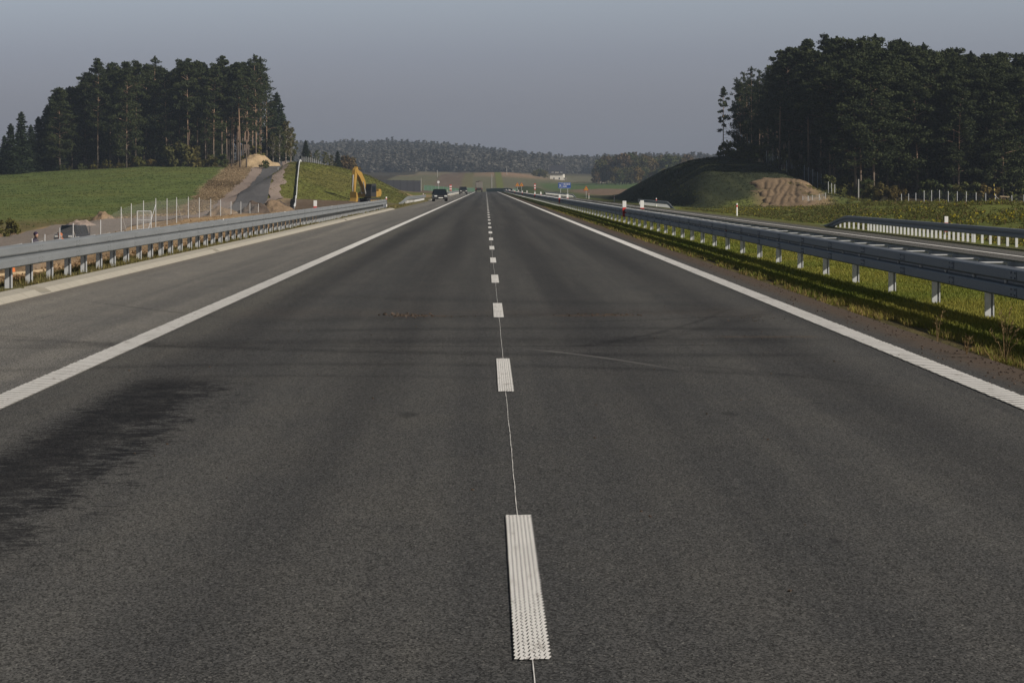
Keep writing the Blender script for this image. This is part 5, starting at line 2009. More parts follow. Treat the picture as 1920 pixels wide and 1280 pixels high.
# ------------------------------------------------------------------ people (small in the view, but whole)
def person(label, x, y, z, rz, J, cloth_top, cloth_leg, hair=(.02, .015, .012), s=1.0):
    """J: joint positions of a posed skeleton; grown into one continuous skin"""
    V, E, Rr, idx_ = [], [], [], {}

    def v(nm, p, r):
        idx_[nm] = len(V)
        V.append(p)
        Rr.append(r)
    for nm, p, r in J:
        v(nm, p, r)
    chain = [('pelvis', 'waist'), ('waist', 'chest'), ('chest', 'neck'), ('neck', 'jaw'), ('jaw', 'crown')]
    for sd_ in 'lr':
        chain += [('chest', 'sh' + sd_), ('sh' + sd_, 'el' + sd_), ('el' + sd_, 'wr' + sd_), ('wr' + sd_, 'palm' + sd_), ('pelvis', 'hip' + sd_), ('hip' + sd_, 'kn' + sd_), ('kn' + sd_, 'an' + sd_), ('an' + sd_, 'toe' + sd_)]
    E = [(idx_[a], idx_[b]) for a, b in chain]
    for sd_ in 'lr':
        pw, wr_ = Vector(V[idx_['palm' + sd_]]), Vector(V[idx_['wr' + sd_]])
        d = (pw - wr_).normalized()
        side = d.cross(Vector((0, 1, .2))).normalized()
        for k in range(5):
            i0 = len(V)
            off = side * (.018 * (k - 1.5)) if k < 4 else side * .04
            root = pw + off if k < 4 else wr_ + d * .03 + side * .035
            l = (.075, .085, .08, .062, .055)[k]
            V.append(tuple(root + d * .01)); Rr.append(.010)
            V.append(tuple(root + d * l * .55 + Vector((0, -.012, 0)))); Rr.append(.009)
            V.append(tuple(root + d * l + Vector((0, -.03, 0)))); Rr.append(.007)
            E += [(idx_['palm' + sd_], i0), (i0, i0 + 1), (i0 + 1, i0 + 2)]
    me = bpy.data.meshes.new('person')
    me.from_pydata(V, E, [])
    for m_ in (cloth_top, cloth_leg, 'skin'):
        me.materials.append(MAT[m_])
    o = link('person', me, None, (x, y, z))
    o.rotation_euler = (0, 0, rz)
    o.scale = (s, s, s)
    sk = o.modifiers.new('skin', 'SKIN')
    sk.use_smooth_shade = True
    for i, r in enumerate(Rr):
        me.skin_vertices[0].data[i].radius = (r, r)
    me.skin_vertices[0].data[idx_['pelvis']].use_root = True
    ss = o.modifiers.new('sub', 'SUBSURF')
    ss.levels = ss.render_levels = 1
    tag(o, label, 'person')
    jaw, cr_ = Vector(V[idx_['jaw']]), Vector(V[idx_['crown']])
    h = MB()
    c = jaw.lerp(cr_, .75) + Vector((0, .02, .02))
    h.blob(tuple(c), (.105, .115, .105), .04, 12, 7, 2)
    hm_ = simple('hair_' + str(len(bpy.data.materials)), hair, .9)
    h.build('hair', hm_, o, smooth=True)
    fc = MB()
    fc.blob(tuple(jaw.lerp(cr_, .45) + Vector((0, -.03, 0))), (.085, .085, .115), 0, 12, 8)
    fc.blob(tuple(jaw.lerp(cr_, .42) + Vector((0, -.125, 0))), (.014, .02, .024), 0, 6, 4)
    fc.build('face', MAT['skin'], o, smooth=True)
    # clothing: vest shell over the trunk and trouser shells over the legs
    ct = MB()
    pel, wa, ch, nk = (Vector(V[idx_[q_]]) for q_ in ('pelvis', 'waist', 'chest', 'neck'))
    ct.tube([tuple(pel.lerp(wa, .2)), tuple(wa), tuple(ch), tuple(ch.lerp(nk, .55))], [.165, .17, .20, .12], 12)
    ct.build('jacket', MAT[cloth_top], o, smooth=True)
    tr_ = MB()
    for sd_ in 'lr':
        hp, kn, an = (Vector(V[idx_[q_ + sd_]]) for q_ in ('hip', 'kn', 'an'))
        tr_.tube([tuple(hp.lerp(pel, .2)), tuple(hp.lerp(kn, .5)), tuple(kn), tuple(an)], [.115, .10, .08, .065], 10)
    tr_.build('trousers', MAT[cloth_leg], o, smooth=True)
    return o


STAND = [('pelvis', (0, 0, .92), .13), ('waist', (0, -.03, 1.08), .13), ('chest', (0, -.08, 1.33), .15), ('neck', (0, -.11, 1.50), .06), ('jaw', (0, -.14, 1.57), .075), ('crown', (0, -.15, 1.74), .085),
         ('shl', (-.19, -.08, 1.40), .07), ('ell', (-.25, -.16, 1.14), .05), ('wrl', (-.19, -.36, 1.02), .038), ('palml', (-.17, -.43, 1.00), .036),
         ('shr', (.19, -.08, 1.40), .07), ('elr', (.26, -.10, 1.13), .05), ('wrr', (.22, -.28, .98), .038), ('palmr', (.21, -.35, .96), .036),
         ('hipl', (-.10, 0, .86), .10), ('knl', (-.12, -.05, .48), .07), ('anl', (-.13, .02, .09), .05), ('toel', (-.15, -.14, .04), .045),
         ('hipr', (.10, 0, .86), .10), ('knr', (.13, -.02, .48), .07), ('anr', (.14, .05, .09), .05), ('toer', (.16, -.11, .04), .045)]
CROUCH = [('pelvis', (0, .10, .42), .14), ('waist', (0, .02, .58), .14), ('chest', (0, -.14, .82), .16), ('neck', (0, -.24, .97), .06), ('jaw', (0, -.30, 1.02), .075), ('crown', (0, -.34, 1.18), .085),
          ('shl', (-.19, -.15, .88), .07), ('ell', (-.26, -.34, .70), .05), ('wrl', (-.16, -.52, .56), .038), ('palml', (-.13, -.58, .52), .036),
          ('shr', (.19, -.15, .88), .07), ('elr', (.26, -.34, .70), .05), ('wrr', (.16, -.52, .56), .038), ('palmr', (.13, -.58, .52), .036),
          ('hipl', (-.11, .08, .40), .10), ('knl', (-.17, -.30, .50), .075), ('anl', (-.15, -.04, .10), .05), ('toel', (-.17, -.20, .04), .045),
          ('hipr', (.11, .08, .40), .10), ('knr', (.17, -.30, .50), .075), ('anr', (.15, -.04, .10), .05), ('toer', (.17, -.20, .04), .045)]
d_ = 124.0
person('worker in dark jacket and orange trousers standing behind the left guard rail', PX(63, d_), d_, PZ(436, d_) - 1.78, R(60), STAND, 'dark_cloth', 'hi_vis_orange', hair=(.03, .02, .05))
d_ = 128.0
for i, (px, rz, lab) in enumerate(((111, 20, 'left one of two workers in orange crouching before the dark car'), (119.5, -40, 'right one of two workers in orange crouching before the dark car'))):
    person(lab, PX(px, d_), d_ + i * .4, PZ(437, d_) - 1.24, R(rz), CROUCH, 'hi_vis_orange', 'hi_vis_orange', hair=(.45, .12, .03))
# the ground they work on: a low spoil platform beside the fence
pf = MB()
pf.blob((PX(100, 126), 127, PZ(437, 128) - 1.24 - .33), (2.6, 2.2, .36), .06, 18, 8, 4)
tag(pf.build('soil_heap', MAT['bare_soil'], smooth=True), 'low tan spoil heap under the crouching workers', 'soil heap')

# cone and timber lying below the rail
co_ = tag(empty('traffic_cone', (PX(21, 60), 60, tz(PX(21, 60), 60))), 'orange traffic cone seen under the left guard rail', 'traffic cone')
mb = MB()
mb.cyl((0, 0, .02), .19, .04, 'z', 4)
mb.build('base', MAT['hi_vis_orange'], co_)
mb = MB()
mb.tube([(0, 0, .04), (0, 0, .45)], [.11, .03], 14)
mb.build('cone', MAT['hi_vis_orange'], co_)
tb = MB()
tb.bar((-.6, -.4, .02), (.5, .5, .12), .12, .05)
tag(tb.build('timber_plank', MAT['timber_pale'], None, (PX(33, 57), 57, tz(PX(33, 57), 57) + .02)), 'pale plank lying on the soil under the left guard rail', 'plank')


# ------------------------------------------------------------------ heaps
def heap(px, d, rx_, ry_, h, mat, label, seed, sharp=1.6):
    g_ = np.random.default_rng(seed)
    n_ = 34
    u = np.linspace(-1.15, 1.15, n_)
    U, V = np.meshgrid(u, u)
    rr = np.sqrt(U ** 2 + V ** 2)
    x0 = PX(px, d)
    Z = np.clip(1 - rr ** 1.3, 0, 1) ** (1 / sharp) * h
    Z = Z * (1 + vnoise(U + seed, V, .35, seed) * .9) + vnoise(U + seed, V, .10, seed + 1) * .16 * h * (rr < 1.05)
    X, Y = x0 + U * rx_, d + V * ry_
    Z = terrain(X, Y) + Z + np.where(rr > 1.02, -.25, 0)
    i_ = np.arange(Z.size).reshape(Z.shape)
    q_ = np.stack([i_[:-1, :-1], i_[:-1, 1:], i_[1:, 1:], i_[1:, :-1]], -1).reshape(-1, 4)
    base = np.array([x0, d, tz(x0, d)])
    return tag(link('soil_heap', np_mesh('soil_heap', np.stack([X, Y, Z], -1).reshape(-1, 3) - base, q_, 4, MAT[mat], False), None, tuple(base)), label, 'soil heap')


heap(415, 226, 1.6, 2.4, .85, 'heap_soil', 'low grey-brown spoil heap behind the rail at the right end of the fence', 3)
heap(473, 229, 1.5, 2.0, 1.05, 'dark_soil', 'dark soil heap behind the rail between two brown ones', 5)
heap(516, 238, 2.0, 3.0, .95, 'heap_soil', 'big cloddy brown soil heap at the foot of the access road', 8, 1.1)
heap(437, 222, 2.4, 2.0, .45, 'bare_soil', 'tan ridge of loose soil behind the left rail', 9)
heap(345, 205, 3.2, 2.5, .40, 'bare_soil', 'long low tan soil bank below the fence posts', 11)
heap(152, 276, 1.6, 1.6, .65, 'shoulder_gravel', 'small pinkish gravel heap at the field edge above the off-road car', 14)
heap(193, 296, 1.5, 1.6, .95, 'bare_soil', 'small pointed sand heap at the field edge right of the car', 15, .9)
heap(526, 322, .9, 1.6, .5, 'dark_soil', 'small dark heap on the edge of the access road', 16)
plant('bush', BUSHES[2], PX(14, 250), 250, .75, 'dark bush at the field edge by the left border', 'bush', parts=('stems', 'foliage'))
sl = MB()
sl.box((0, 0, .18), (1.3, 2.2, .36), rz=.15)
tag(sl.build('concrete_slab', MAT['concrete'], None, (PX(519, 300), 300, tz(PX(519, 300), 300)), bevel=.03), 'pale concrete slab left on the lower end of the access road', 'slab')


heap(482, 585, 5.2, 5, 2.3, 'sand', 'big pale sand pile under the bare pine trunks beside the access road', 21)
heap(60, 120.5, 2.2, 1.0, .62, 'bare_soil', 'small soil heap in front of the worker in orange trousers', 23)
# ------------------------------------------------------------------ signs
def triangle_sign(x, y, label, n=1, zb=1.2, size=1.1):
    z = tz(x, y)
    o = tag(empty('warning_sign', (x, y, z)), label, 'road sign')
    for k in range(n):
        cx_ = (k - (n - 1) / 2) * size * 1.0
        h_ = size * .9
        mb = MB()
        mb.prism([(cx_ - size / 2, zb), (cx_ + size / 2, zb), (cx_, zb + h_)], -.02, .02, 'xz')
        f = mb.build('panel', MAT['sign_red'], o)
        mb = MB()
        mb.prism([(cx_ - size * .36, zb + .10), (cx_ + size * .36, zb + .10), (cx_, zb + h_ - .2)], -.035, -.022, 'xz')
        f2 = mb.build('yellow_field', MAT['sign_yellow'], f)
        mb = MB()
        mb.box((cx_, -.045, zb + h_ * .36), (.12, .015, .28))
        mb.build('symbol', MAT['hazard_black'], f)
        mb = MB()
        mb.tube([(cx_, .05, -.3), (cx_, .05, zb + h_ * .6)], .035, 8)
        mb.build('post', MAT['galvanised_post'], o)
    return o


triangle_sign(PX(974, 640), 640, 'pair of orange warning triangles on the median far ahead', 2, zb=1.9, size=1.0)
triangle_sign(PX(1099, 545), 545, 'single orange warning triangle on the right verge right of the blue sign', 1, zb=1.6, size=1.05)
bd_ = 730.0
bx0 = PX(1058.5, bd_)
bz = tz(bx0, bd_)
b_o = tag(empty('direction_sign', (bx0, bd_, bz)), 'blue motorway direction sign on two posts in front of the white house', 'road sign')
W_, z0_, z1_ = 23.5 * bd_ / FPX, PZ(353.3, bd_) - bz, PZ(342.3, bd_) - bz
mb = MB()
mb.box((0, 0, (z0_ + z1_) / 2), (W_, .06, z1_ - z0_))
pn_ = mb.build('panel', MAT['sign_blue'], b_o, bevel=.01)
mb = MB()
hh = z1_ - z0_
for zz in (z0_ + .05, z1_ - .05):
    mb.box((0, -.038, zz), (W_ - .1, .012, .04))
mb.box((-W_ * .21, -.038, (z0_ + z1_) / 2), (.04, .012, hh - .14))
mb.build('border', MAT['sign_white'], pn_)
mb = MB()
mb.bar((-W_ * .42, -.04, z0_ + hh * .25), (-W_ * .28, -.04, z0_ + hh * .72), .10, .012, up=(0, 1, 0))
mb.bar((-W_ * .28, -.046, z0_ + hh * .25), (-W_ * .42, -.046, z0_ + hh * .72), .10, .012, up=(0, 1, 0))
mb.build('symbol', MAT['sign_white'], pn_)
mb = MB()
g_ = random.Random(4)
for zz, xa, xb in ((.70, -.14, .40), (.34, -.14, .14)):
    xx = xa
    while xx < xb:
        w_ = g_.uniform(.025, .05)
        mb.box((W_ * (xx + w_ / 2), -.04, z0_ + hh * zz), (W_ * w_, .012, hh * g_.uniform(.10, .2)))
        xx += w_ + .012
mb.build('lettering', MAT['sign_white'], pn_)
for sx in (-.32, .25):
    mb = MB()
    mb.tube([(sx * W_, .08, -.4), (sx * W_, .08, z1_ - .1)], .06, 8)
    mb.build('post', MAT['galvanised_post'], b_o)


def striped_board(px, d, top, bot, w, label):
    x = PX(px, d)
    z = tz(x, d)
    o = tag(empty('barrier_board', (x, d, z)), label, 'barrier board')
    a, b = PZ(bot, d) - z, PZ(top, d) - z
    n_ = 5
    for k in range(n_):
        mb = MB()
        mb.box((0, 0, a + (b - a) * (k + .5) / n_), (w, .05, (b - a) / n_ - .004))
        mb.build('red_stripe' if k % 2 == 0 else 'white_stripe', MAT['sign_red' if k % 2 == 0 else 'sign_white'], o)
    mb = MB()
    mb.tube([(0, .06, -.2), (0, .06, b)], .03, 6)
    mb.build('post', MAT['galvanised_post'], o)


striped_board(1003, 690, 344.5, 356, .42, 'narrow red and white board standing beyond the far rail')
striped_board(845, 640, 346.5, 357.5, .55, 'red and white board on the left verge between the cars')
sx3 = PX(822, 900)
so3 = tag(empty('road_sign', (sx3, 900, tz(sx3, 900))), 'small pale round sign on a post beyond the noise barrier', 'road sign')
mb = MB()
mb.cyl((0, 0, PZ(341.5, 900) - tz(sx3, 900)), .42, .05, 'y', 16)
mb.build('panel', MAT['sign_white'], so3)
mb = MB()
mb.tube([(0, .06, -.3), (0, .06, PZ(341.5, 900) - tz(sx3, 900))], .05, 6)
mb.build('post', MAT['galvanised_post'], so3)

# ------------------------------------------------------------------ dark noise barrier and green netting, far ahead
nd = 800.0
nb0, nb1 = PX(700, nd), PX(789, nd)
nz = min(tz(nb0, nd), tz(nb1, nd))
no = tag(empty('noise_barrier', (nb0, nd, nz)), 'dark grey panelled noise barrier beyond the grass bank', 'noise barrier')
npan = 7
wp = (nb1 - nb0) / npan
for k in range(npan):
    xa = wp * k
    zt = PZ(337.2 + .25 * k, nd) - nz
    mb = MB()
    mb.box((xa + wp / 2, 0, (zt - .6) / 2), (wp - .16, .16, zt + .6))
    for q_ in range(1, 4):
        mb.box((xa + wp / 2, -.09, zt * q_ / 4), (wp - .18, .03, .05))
    mb.build('panel', MAT['wall_panel'], no)
    mb = MB()
    mb.box((xa, 0, (zt - .5) / 2), (.16, .22, zt + .7))
    mb.build('post', MAT['machine_dark'], no)
gnd = 860.0


def green_fence(px0, px1, d0, d1, h, label):
    pts = []
    for t in np.linspace(0, 1, 14):
        d = d0 + (d1 - d0) * t
        x = PX(px0 + (px1 - px0) * t, d)
        pts.append((x, d, tz(x, d)))
    o = tag(empty('green_barrier', pts[0]), label, 'fence')
    b = Vector(pts[0])
    for p, q_ in zip(pts, pts[1:]):
        mb = MB()
        a, c = Vector(p) - b, Vector(q_) - b
        mb.add([a + Vector((0, 0, -.3)), c + Vector((0, 0, -.3)), c + Vector((0, 0, h)), a + Vector((0, 0, h)),
                a + Vector((0, .12, -.3)), c + Vector((0, .12, -.3)), c + Vector((0, .12, h)), a + Vector((0, .12, h))], [(0, 1, 2, 3), (7, 6, 5, 4), (3, 2, 6, 7)])
        mb.build('panel', MAT['green_net'], o)
        mb = MB()
        mb.tube([tuple(a + Vector((0, -.08, -.3))), tuple(a + Vector((0, -.08, h + .25)))], .06, 6)
        mb.build('post', MAT['galvanised_dull'], o)


green_fence(912, 960, 1010, 880, 1.3, 'low green barrier along the far bend of the road, right of the lorry')
green_fence(795, 890, 1050, 1080, 2.2, 'long pale green barrier crossing behind the lorry and the cars')
green_fence(962, 1012, 870, 1000, 1.5, 'green barrier rising over the small mound behind the orange triangles')
# small dark mound in front of the fields
mx, md = PX(988, 900), 900
mm = MB()
mm.blob((0, 0, 0), (6.5, 16, 2.6), .03, 22, 12, 5)
n_ = NT('dark_turf')
pn2 = n_.obj()
MAT['dark_turf'] = n_.done(n_.mix(n_.noise(pn2, 1.2, 4, .7), (0.022, 0.036, 0.016), (0.06, 0.07, 0.028)), .95, 0, .1)
tag(mm.build('turf_mound', MAT['dark_turf'], None, (mx, md, tz(mx, md) - .3), smooth=True), kind='structure')

# ------------------------------------------------------------------ the white house
hd_ = 1700.0
hx_ = PX(1045, hd_)
hz2 = tz(hx_, hd_)
hh_ = tag(empty('white_house', (hx_, hd_, hz2), R(-7)), 'white rendered house with a steep dark roof in the far field', 'house')
mb = MB()
mb.box((0, 0, 1.9), (8.6, 8.0, 4.8))
wl = mb.build('wall', MAT['render_white'], hh_)
mb = MB()
mb.prism([(-4.6, 4.1), (-4.9, 3.9), (-.9, 9.2), (.9, 9.2), (4.9, 3.9), (4.6, 4.1)], -5.1, 5.1, 'yz')
mb.box((0, 0, 4.25), (8.9, 8.2, .1))
rf_ = mb.build('roof', MAT['roof_dark'], hh_)
mb = MB()
mb.prism([(-4.4, 4.31), (4.4, 4.31), (0, 8.9)], -4.25, 4.25, 'yz')
mb.build('gable', MAT['render_white'], hh_)
for cx_, w_ in ((-2.75, 1.5), (0.1, 2.5), (2.9, 1.5)):
    mb = MB()
    mb.box((cx_, -3.65, 4.65), (w_, 1.5, .75))
    dm = mb.build('dormer', MAT['render_white'], hh_)
    mb = MB()
    mb.prism([(cx_ - w_ / 2 - .15, 5.04), (cx_ + w_ / 2 + .15, 5.04), (cx_, 5.5)], -4.5, -2.4, 'xz')
    mb.build('dormer_roof', MAT['roof_dark'], dm)
for cx_, zz, w_, h_ in ((-1.7, .9, .8, 1.3), (1.7, .9, .8, 1.3), (-2.75, 4.7, .5, .45), (2.9, 4.7, .5, .45)):
    mb = MB()
    mb.box((cx_, -4.03 if zz < 4 else -4.42, zz), (w_, .08, h_))
    wd = mb.build('window', MAT['sign_white'], hh_)
    mb = MB()
    mb.box((cx_, -4.075 if zz < 4 else -4.465, zz), (w_ - .16, .03, h_ - .16))
    mb.build('pane', MAT['dark_glass'], wd)
mb = MB()
mb.box((-1.4, .9, 8.5), (.7, .7, 1.4))
mb.build('chimney', MAT['truck_grey'], rf_)
mb = MB()
mb.box((5.2, -2.0, .7), (1.7, 3, 1.2))
mb.build('annex', MAT['truck_grey'], hh_)
# a barn-like roof peeping out by the copse
b2 = PX(1124, 1420)
bo2 = tag(empty('farm_building', (b2, 1420, tz(b2, 1420)), R(20)), 'small pink-roofed farm building at the left foot of the far copse', 'building')
mb = MB()
mb.box((0, 0, 1.0), (5, 4, 2.4))
mb.build('wall', MAT['truck_grey'], bo2)
simple('roof_pink', (0.34, 0.19, 0.14), .8)
mb = MB()
mb.prism([(-2.9, 2.1), (2.9, 2.1), (0, 4.3)], -2.4, 2.4, 'xz')
mb.build('roof', MAT['roof_pink'], bo2)


# ------------------------------------------------------------------ grass and weeds (nobody could count them)
def grass_mat():
    n = NT('grass_blades')
    c = n.attr('tint')
    tr = n.t.nodes.new('ShaderNodeBsdfTranslucent')
    n.put(tr.inputs[0], c)
    ms = n.t.nodes.new('ShaderNodeMixShader')
    ms.inputs[0].default_value = .3
    n.done(c, .7, 0, .2)
    n.t.links.new(n.b.outputs[0], ms.inputs[1])
    n.t.links.new(tr.outputs[0], ms.inputs[2])
    n.t.links.new(ms.outputs[0], n.out.inputs[0])
    MAT['grass_blades'] = n.mat


grass_mat()


def blades(name, x0, x1, y0, y1, dens, ref, hfun, colfun, label, seed, keep=None, wide=.012):
    g = np.random.default_rng(seed)
    ntot = int((x1 - x0) * dens * ref * ref * (1 / y0 - 1 / y1))
    u = g.random(ntot)
    y = 1 / (1 / y0 - u * (1 / y0 - 1 / y1))
    x = g.uniform(x0, x1, ntot)
    if keep is not None:
        k = keep(x, y, g)
        x, y = x[k], y[k]
    z = terrain(x, y) - .01
    n_ = len(x)
    h = hfun(x, y, g)
    a = g.random(n_) * 6.283
    w = wide * np.maximum(1, y / ref) * g.uniform(.7, 1.4, n_)
    lean = h * g.uniform(.1, .8, n_)
    b = g.random(n_) * 6.283
    p0 = np.stack([x - np.cos(a) * w / 2, y - np.sin(a) * w / 2, z], 1)
    p1 = np.stack([x + np.cos(a) * w / 2, y + np.sin(a) * w / 2, z], 1)
    p2 = np.stack([x + np.cos(b) * lean, y + np.sin(b) * lean, z + h], 1)
    co = np.stack([p0, p1, p2], 1).reshape(-1, 3)
    col = np.repeat(colfun(x, y, g), 3, 0)
    col.reshape(-1, 3, 3)[:, 2] *= 1.25
    return tag(link(name, np_mesh(name, co, np.arange(len(co)), 3, MAT['grass_blades'], False, {'tint': col})), label, 'grass', kind='stuff')


def med_col(x, y, g):
    n1 = vnoise(x, y * .5, 1.1, 31)[:, None] + .5
    n2 = vnoise(x, y * .6, 3.5, 32)[:, None] + .5
    gr = np.array([.115, .140, .020])
    ye = np.array([.235, .200, .038])
    dry = np.array([.20, .135, .055])
    t = np.clip(n1 * .8 + n2 * .4 - .25 + g.normal(0, .18, (len(x), 1)), 0, 1)
    c = gr * (1 - t) + ye * t
    e = np.clip((5.35 - x) / .5, 0, 1)[:, None] * (g.random((len(x), 1)) < .55)
    c = c * (1 - e) + dry * e
    return c * g.uniform(.65, 1.25, (len(x), 1))


edge_n = lambda x, y: vnoise(x * 0 + 3, y, 1.3, 41) * .35 + vnoise(x * 0 + 9, y, .45, 42) * .22
blades('median_grass', 4.62, 8.5, 22.5, 230, 1500, 30, lambda x, y, g: g.uniform(.022, .058, len(x)) * (1 + .9 * np.exp(-((x - 5.05) / .28) ** 2) * g.random(len(x))) * (1 + .5 * vnoise(x, y, .6, 35)), med_col,
       'mown yellow-green grass on the median under the guard rail', 11, keep=lambda x, y, g: x > 4.92 + edge_n(x, y))
blades('verge_grass', -8.9, -7.08, 36, 260, 700, 40, lambda x, y, g: g.uniform(.04, .12, len(x)) * (1 + vnoise(x, y, .8, 37)), lambda x, y, g: (np.array([.09, .10, .02]) * (1 - g.random((len(x), 1)) * .9) + np.array([.20, .14, .07]) * g.random((len(x), 1)) * .9),
       'sparse weedy grass along the foot of the left guard rail', 12, keep=lambda x, y, g: (vnoise(x, y * .5, 1.0, 43) + .5 + g.normal(0, .1, len(x))) > .42)


def weeds(name, n_, x0, x1, y0, y1, label, seed, hmax):
    g = np.random.default_rng(seed)
    y = g.uniform(y0, y1, n_)
    x = g.uniform(x0, x1, n_)
    k = (vnoise(x, y * .5, 3.0, seed) + .5 + g.normal(0, .12, n_)) > .40
    x, y = x[k], y[k]
    z = terrain(x, y)
    hb = hmax * np.clip((x - 20.3) / 5.0, .25, 1) * g.uniform(.4, 1.1, len(x))
    cen = np.stack([x, y, z + hb * .5], 1)
    rad = np.stack([.28 + hb * .5, .28 + hb * .5, hb * .55], 1)
    each = 34
    v = leaf_quads(cen, rad, each, .085, g, up=.1, elong=2.2)
    m = len(v) // 4
    t = g.random((m, 1))
    big = np.repeat(vnoise(x, y * .4, 5.0, seed + 2)[:, None] + .5, each, 0)
    c = np.array([.060, .075, .018]) * (1 - t) + np.array([.15, .145, .035]) * t
    fl = (g.random((m, 1)) < .30 * np.clip(big * 2 - .6, 0, 1)) & ((v.reshape(-1, 4, 3).mean(1)[:, 2:3]) > np.repeat(z[:, None], each, 0) + np.repeat(hb[:, None], each, 0) * .45)
    c = np.where(fl, np.array([.36, .30, .02]), c)
    br = g.random((m, 1)) < .10
    c = np.where(br, np.array([.14, .085, .04]), c)
    return tag(link(name, np_mesh(name, v, np.arange(len(v)), 4, MAT['grass_blades'], False, {'tint': np.repeat(c, 4, 0)})), label, 'weeds', kind='stuff')


weeds('verge_weeds', 4200, 20.6, 36, 92, 262, 'green weeds with yellow flowers covering the verge and bank beyond the far rail', 51, .42)
weeds('verge_weeds', 1900, 20.4, 60, 240, 286, 'weeds with yellow flowers between the other carriageway, the mound and the wood', 52, .32)
weeds('verge_weeds', 1400, 36, 66, 180, 322, 'weeds and low scrub in front of the right fence', 53, .45)


def dry_weed(x, y, H, label, seed, n_=7):
    g = random.Random(seed)
    z = tz(x, y)
    mb = MB()
    for k in range(n_):
        a = g.random() * 6.28
        l = g.uniform(.05, .35) * H
        tip = (math.cos(a) * l, math.sin(a) * l, H * g.uniform(.45, 1.0))
        mid = (tip[0] * .35, tip[1] * .35, tip[2] * .55)
        mb.tube([(0, 0, -.03), mid, tip], [.004, .003, .0015], 4, False)
        for q_ in range(14):
            t = g.uniform(.4, 1)
            p = Vector(mid).lerp(Vector(tip), (t - .4) / .6)
            b = g.random() * 6.28
            e = p + Vector((math.cos(b) * .03, math.sin(b) * .03, .012))
            s_ = Vector((-math.sin(b), math.cos(b), .4)) * .004
            mb.add([p, e + s_, e + Vector((math.cos(b) * .02, math.sin(b) * .02, .02)), e - s_], [(0, 1, 2, 3)])
    return tag(mb.build('dry_weed', MAT['dry_stalk'], None, (x, y, z)), label, 'weed')


dry_weed(PX(1757, 28.0), 28.0, .42, 'tall rusty dry weed stalk in front of a median post', 1, 3)
dry_weed(PX(1884, 25.2), 25.2, .50, 'branching dry weed nearest the right border of the photo', 2, 8)
dry_weed(PX(1812, 25.9), 25.9, .22, 'short pale dry weed between the rusty stalk and the branching one', 3, 5)


def turf(name, n_, pick, h, leaf, each, c0, c1, label, seed):
    g = np.random.default_rng(seed)
    x, y = pick(g, n_)
    z = terrain(x, y)
    hb = h * g.uniform(.4, 1.2, len(x))
    cen = np.stack([x, y, z + hb * .35], 1)
    rad = np.stack([leaf * 2.2 + 0 * x, leaf * 2.2 + 0 * x, hb * .6], 1)
    v = leaf_quads(cen, rad, each, leaf, g, up=.6, elong=1.6)
    m = len(v) // 4
    big = np.repeat(np.clip(vnoise(x, y * .4, 7.0, seed)[:, None] * 1.6 + .5, 0, 1), each, 0)
    t = np.clip(big * .7 + g.random((m, 1)) * .5 - .1, 0, 1)
    c = np.array(c0) * (1 - t) + np.array(c1) * t
    return tag(link(name, np_mesh(name, v, np.arange(len(v)), 4, MAT['grass_blades'], False, {'tint': np.repeat(c, 4, 0)})), label, 'grass', kind='stuff')


def pick_field(g, n_):
    y = g.uniform(262, 560, n_)
    x = g.uniform(-108, -30, n_)
    px = VPX + x * FPX / y
    fe = np.interp(y, [q[1] for q in FIELD_EDGE], [q[0] for q in FIELD_EDGE])
    ff = np.interp(x, [p[0] for p in FIELD_FRONT], [p[1] for p in FIELD_FRONT])
    k = (px > -30) & (x < fe - .4) & (y > ff + 90 * g.random(n_))
    x = np.round(x / .5) * .5 + g.normal(0, .05, n_)
    return x[k], y[k]


def pick_bank(g, n_):
    y = g.uniform(364, 482, n_)
    x = g.uniform(-33.5, -13, n_)
    k = y > np.interp(x, [-30, -25.6, -21.5, -18.3, -13], [358, 364, 376, 402, 400]) + g.normal(0, 2, n_)
    return x[k], y[k]


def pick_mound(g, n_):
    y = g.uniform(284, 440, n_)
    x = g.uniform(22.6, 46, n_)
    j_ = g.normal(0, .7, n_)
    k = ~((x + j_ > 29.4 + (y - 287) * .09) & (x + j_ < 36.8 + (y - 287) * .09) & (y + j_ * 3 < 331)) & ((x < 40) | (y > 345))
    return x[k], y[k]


def pick_site(g, n_):
    y = 1 / (1 / 38 - g.random(n_) * (1 / 38 - 1 / 235))
    x = -8.9 - g.random(n_) ** 1.5 * 14
    return x, y


o_ = turf('soil_clods', 5200, pick_site, .12, .07, 5, (.20, .13, .07), (.36, .25, .145), 'loose tan clods of soil on the site strip behind the left guard rail', 60)
def pick_cut(g, n_):
    y = g.uniform(300, 590, n_)
    fe = np.interp(y, [q[1] for q in FIELD_EDGE], [q[0] for q in FIELD_EDGE])
    rd = np.interp(y, [q[1] for q in ACC], [q[0] for q in ACC]) - 4.6
    x = fe + (rd - fe) * g.random(n_)
    return x, y


turf('soil_clods', 5200, pick_cut, .26, .15, 6, (.14, .10, .055), (.36, .27, .165), 'rough clods and tufts on the dirt bank beside the access road', 59)
turf('field_crop', 26000, pick_field, .10, .13, 4, (.050, .085, .020), (.125, .135, .040), 'young green crop covering the field below the left wood', 61)
turf('bank_grass', 9000, pick_bank, .12, .11, 6, (.100, .110, .026), (.150, .140, .042), 'olive grass on the bank behind the excavator', 62)
turf('slope_grass', 6500, pick_mound, .16, .11, 6, (.018, .026, .012), (.060, .066, .024), 'dark grass on the cutting slope below the right wood', 63)  # tinted dark like the shade painted on the slope below

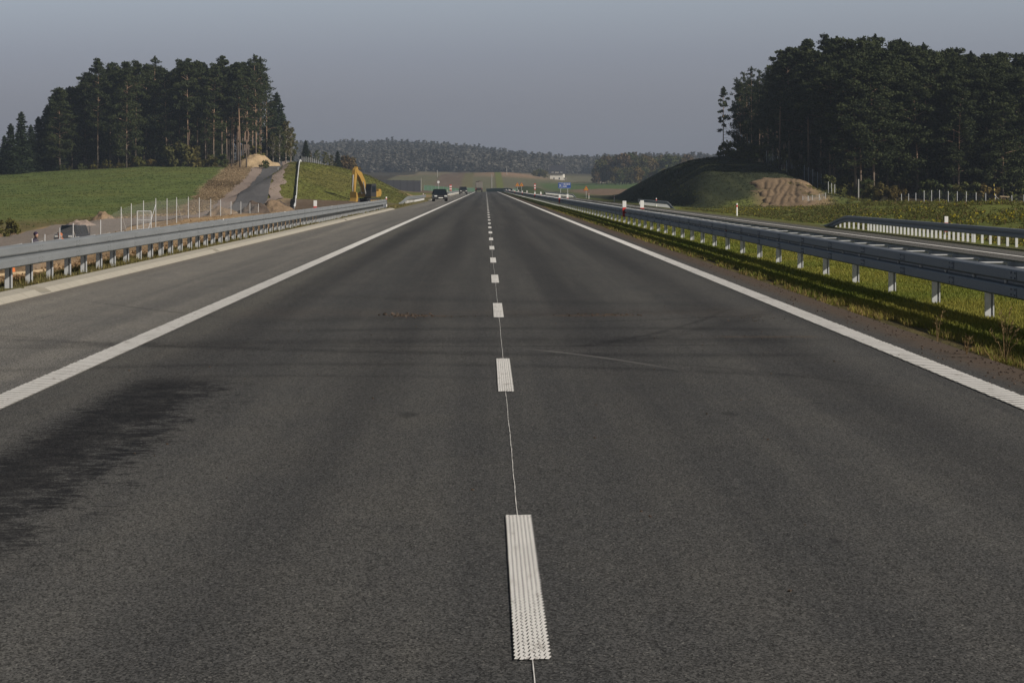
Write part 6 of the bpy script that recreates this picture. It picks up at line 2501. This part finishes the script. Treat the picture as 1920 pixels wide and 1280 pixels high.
# crumbs of soil: along the right edge and dragged across the lanes
g = np.random.default_rng(9)
cx, cy, cs = [], [], []
m = 700
yy = 1 / (1 / 18.0 - g.random(m) * (1 / 18.0 - 1 / 120.0))
xx = 4.62 + g.normal(0, .20, m) + edge_n(yy * 0, yy) * .6
k = (xx < 4.75) & (xx > 3.9)
cx += list(xx[k]); cy += list(yy[k]); cs += list(g.uniform(.003, .013, k.sum()))
for (xa, ya, sx1, sy1, n1, s1) in ((-1.15, 33.6, .10, .25, 14, .045), (-.92, 33.5, .12, .25, 26, .035), (-.55, 33.4, .25, .12, 40, .014), (1.55, 33.8, .22, .15, 60, .022), (1.0, 33.7, .3, .1, 30, .012), (3.0, 28.6, .3, .2, 20, .014), (3.25, 33.0, .2, .5, 25, .016)):
    cx += list(xa + g.normal(0, sx1, n1)); cy += list(ya + g.normal(0, sy1, n1)); cs += list(g.uniform(.3, 1.0, n1) * s1 * .62)
cx += list(g.uniform(-3.4, 3.9, 60)); cy += list(g.uniform(10, 40, 60)); cs += list(g.uniform(.004, .009, 60))
cb_ = MB()
for i, (x, y, s_) in enumerate(zip(cx, cy, cs)):
    cb_.blob((x, y, s_ * .45), (s_ * 1.2, s_ * 1.1, s_ * .8), .3, 5, 3, i)
tag(cb_.build('soil_crumbs', MAT['dark_soil']), 'dark crumbs of soil strewn along the road edge and across the lanes', 'soil', kind='stuff')

# ------------------------------------------------------------------ haze
hz = MB()
hz.box((0, 3400, 64), (9000, 7000, 152))
hm = bpy.data.materials.new('haze')
hm.use_nodes = True
hm.node_tree.nodes.clear()
ho = hm.node_tree.nodes.new('ShaderNodeOutputMaterial')
hv = hm.node_tree.nodes.new('ShaderNodeVolumePrincipled')
hv.inputs['Color'].default_value = (0.70, 0.82, 1.0, 1)
hv.inputs['Density'].default_value = 0.00018
hv.inputs['Anisotropy'].default_value = 0.3
hm.node_tree.links.new(hv.outputs[0], ho.inputs['Volume'])
tag(hz.build('haze', hm), 'thin blue-grey autumn haze lying over the land', 'haze', kind='stuff')
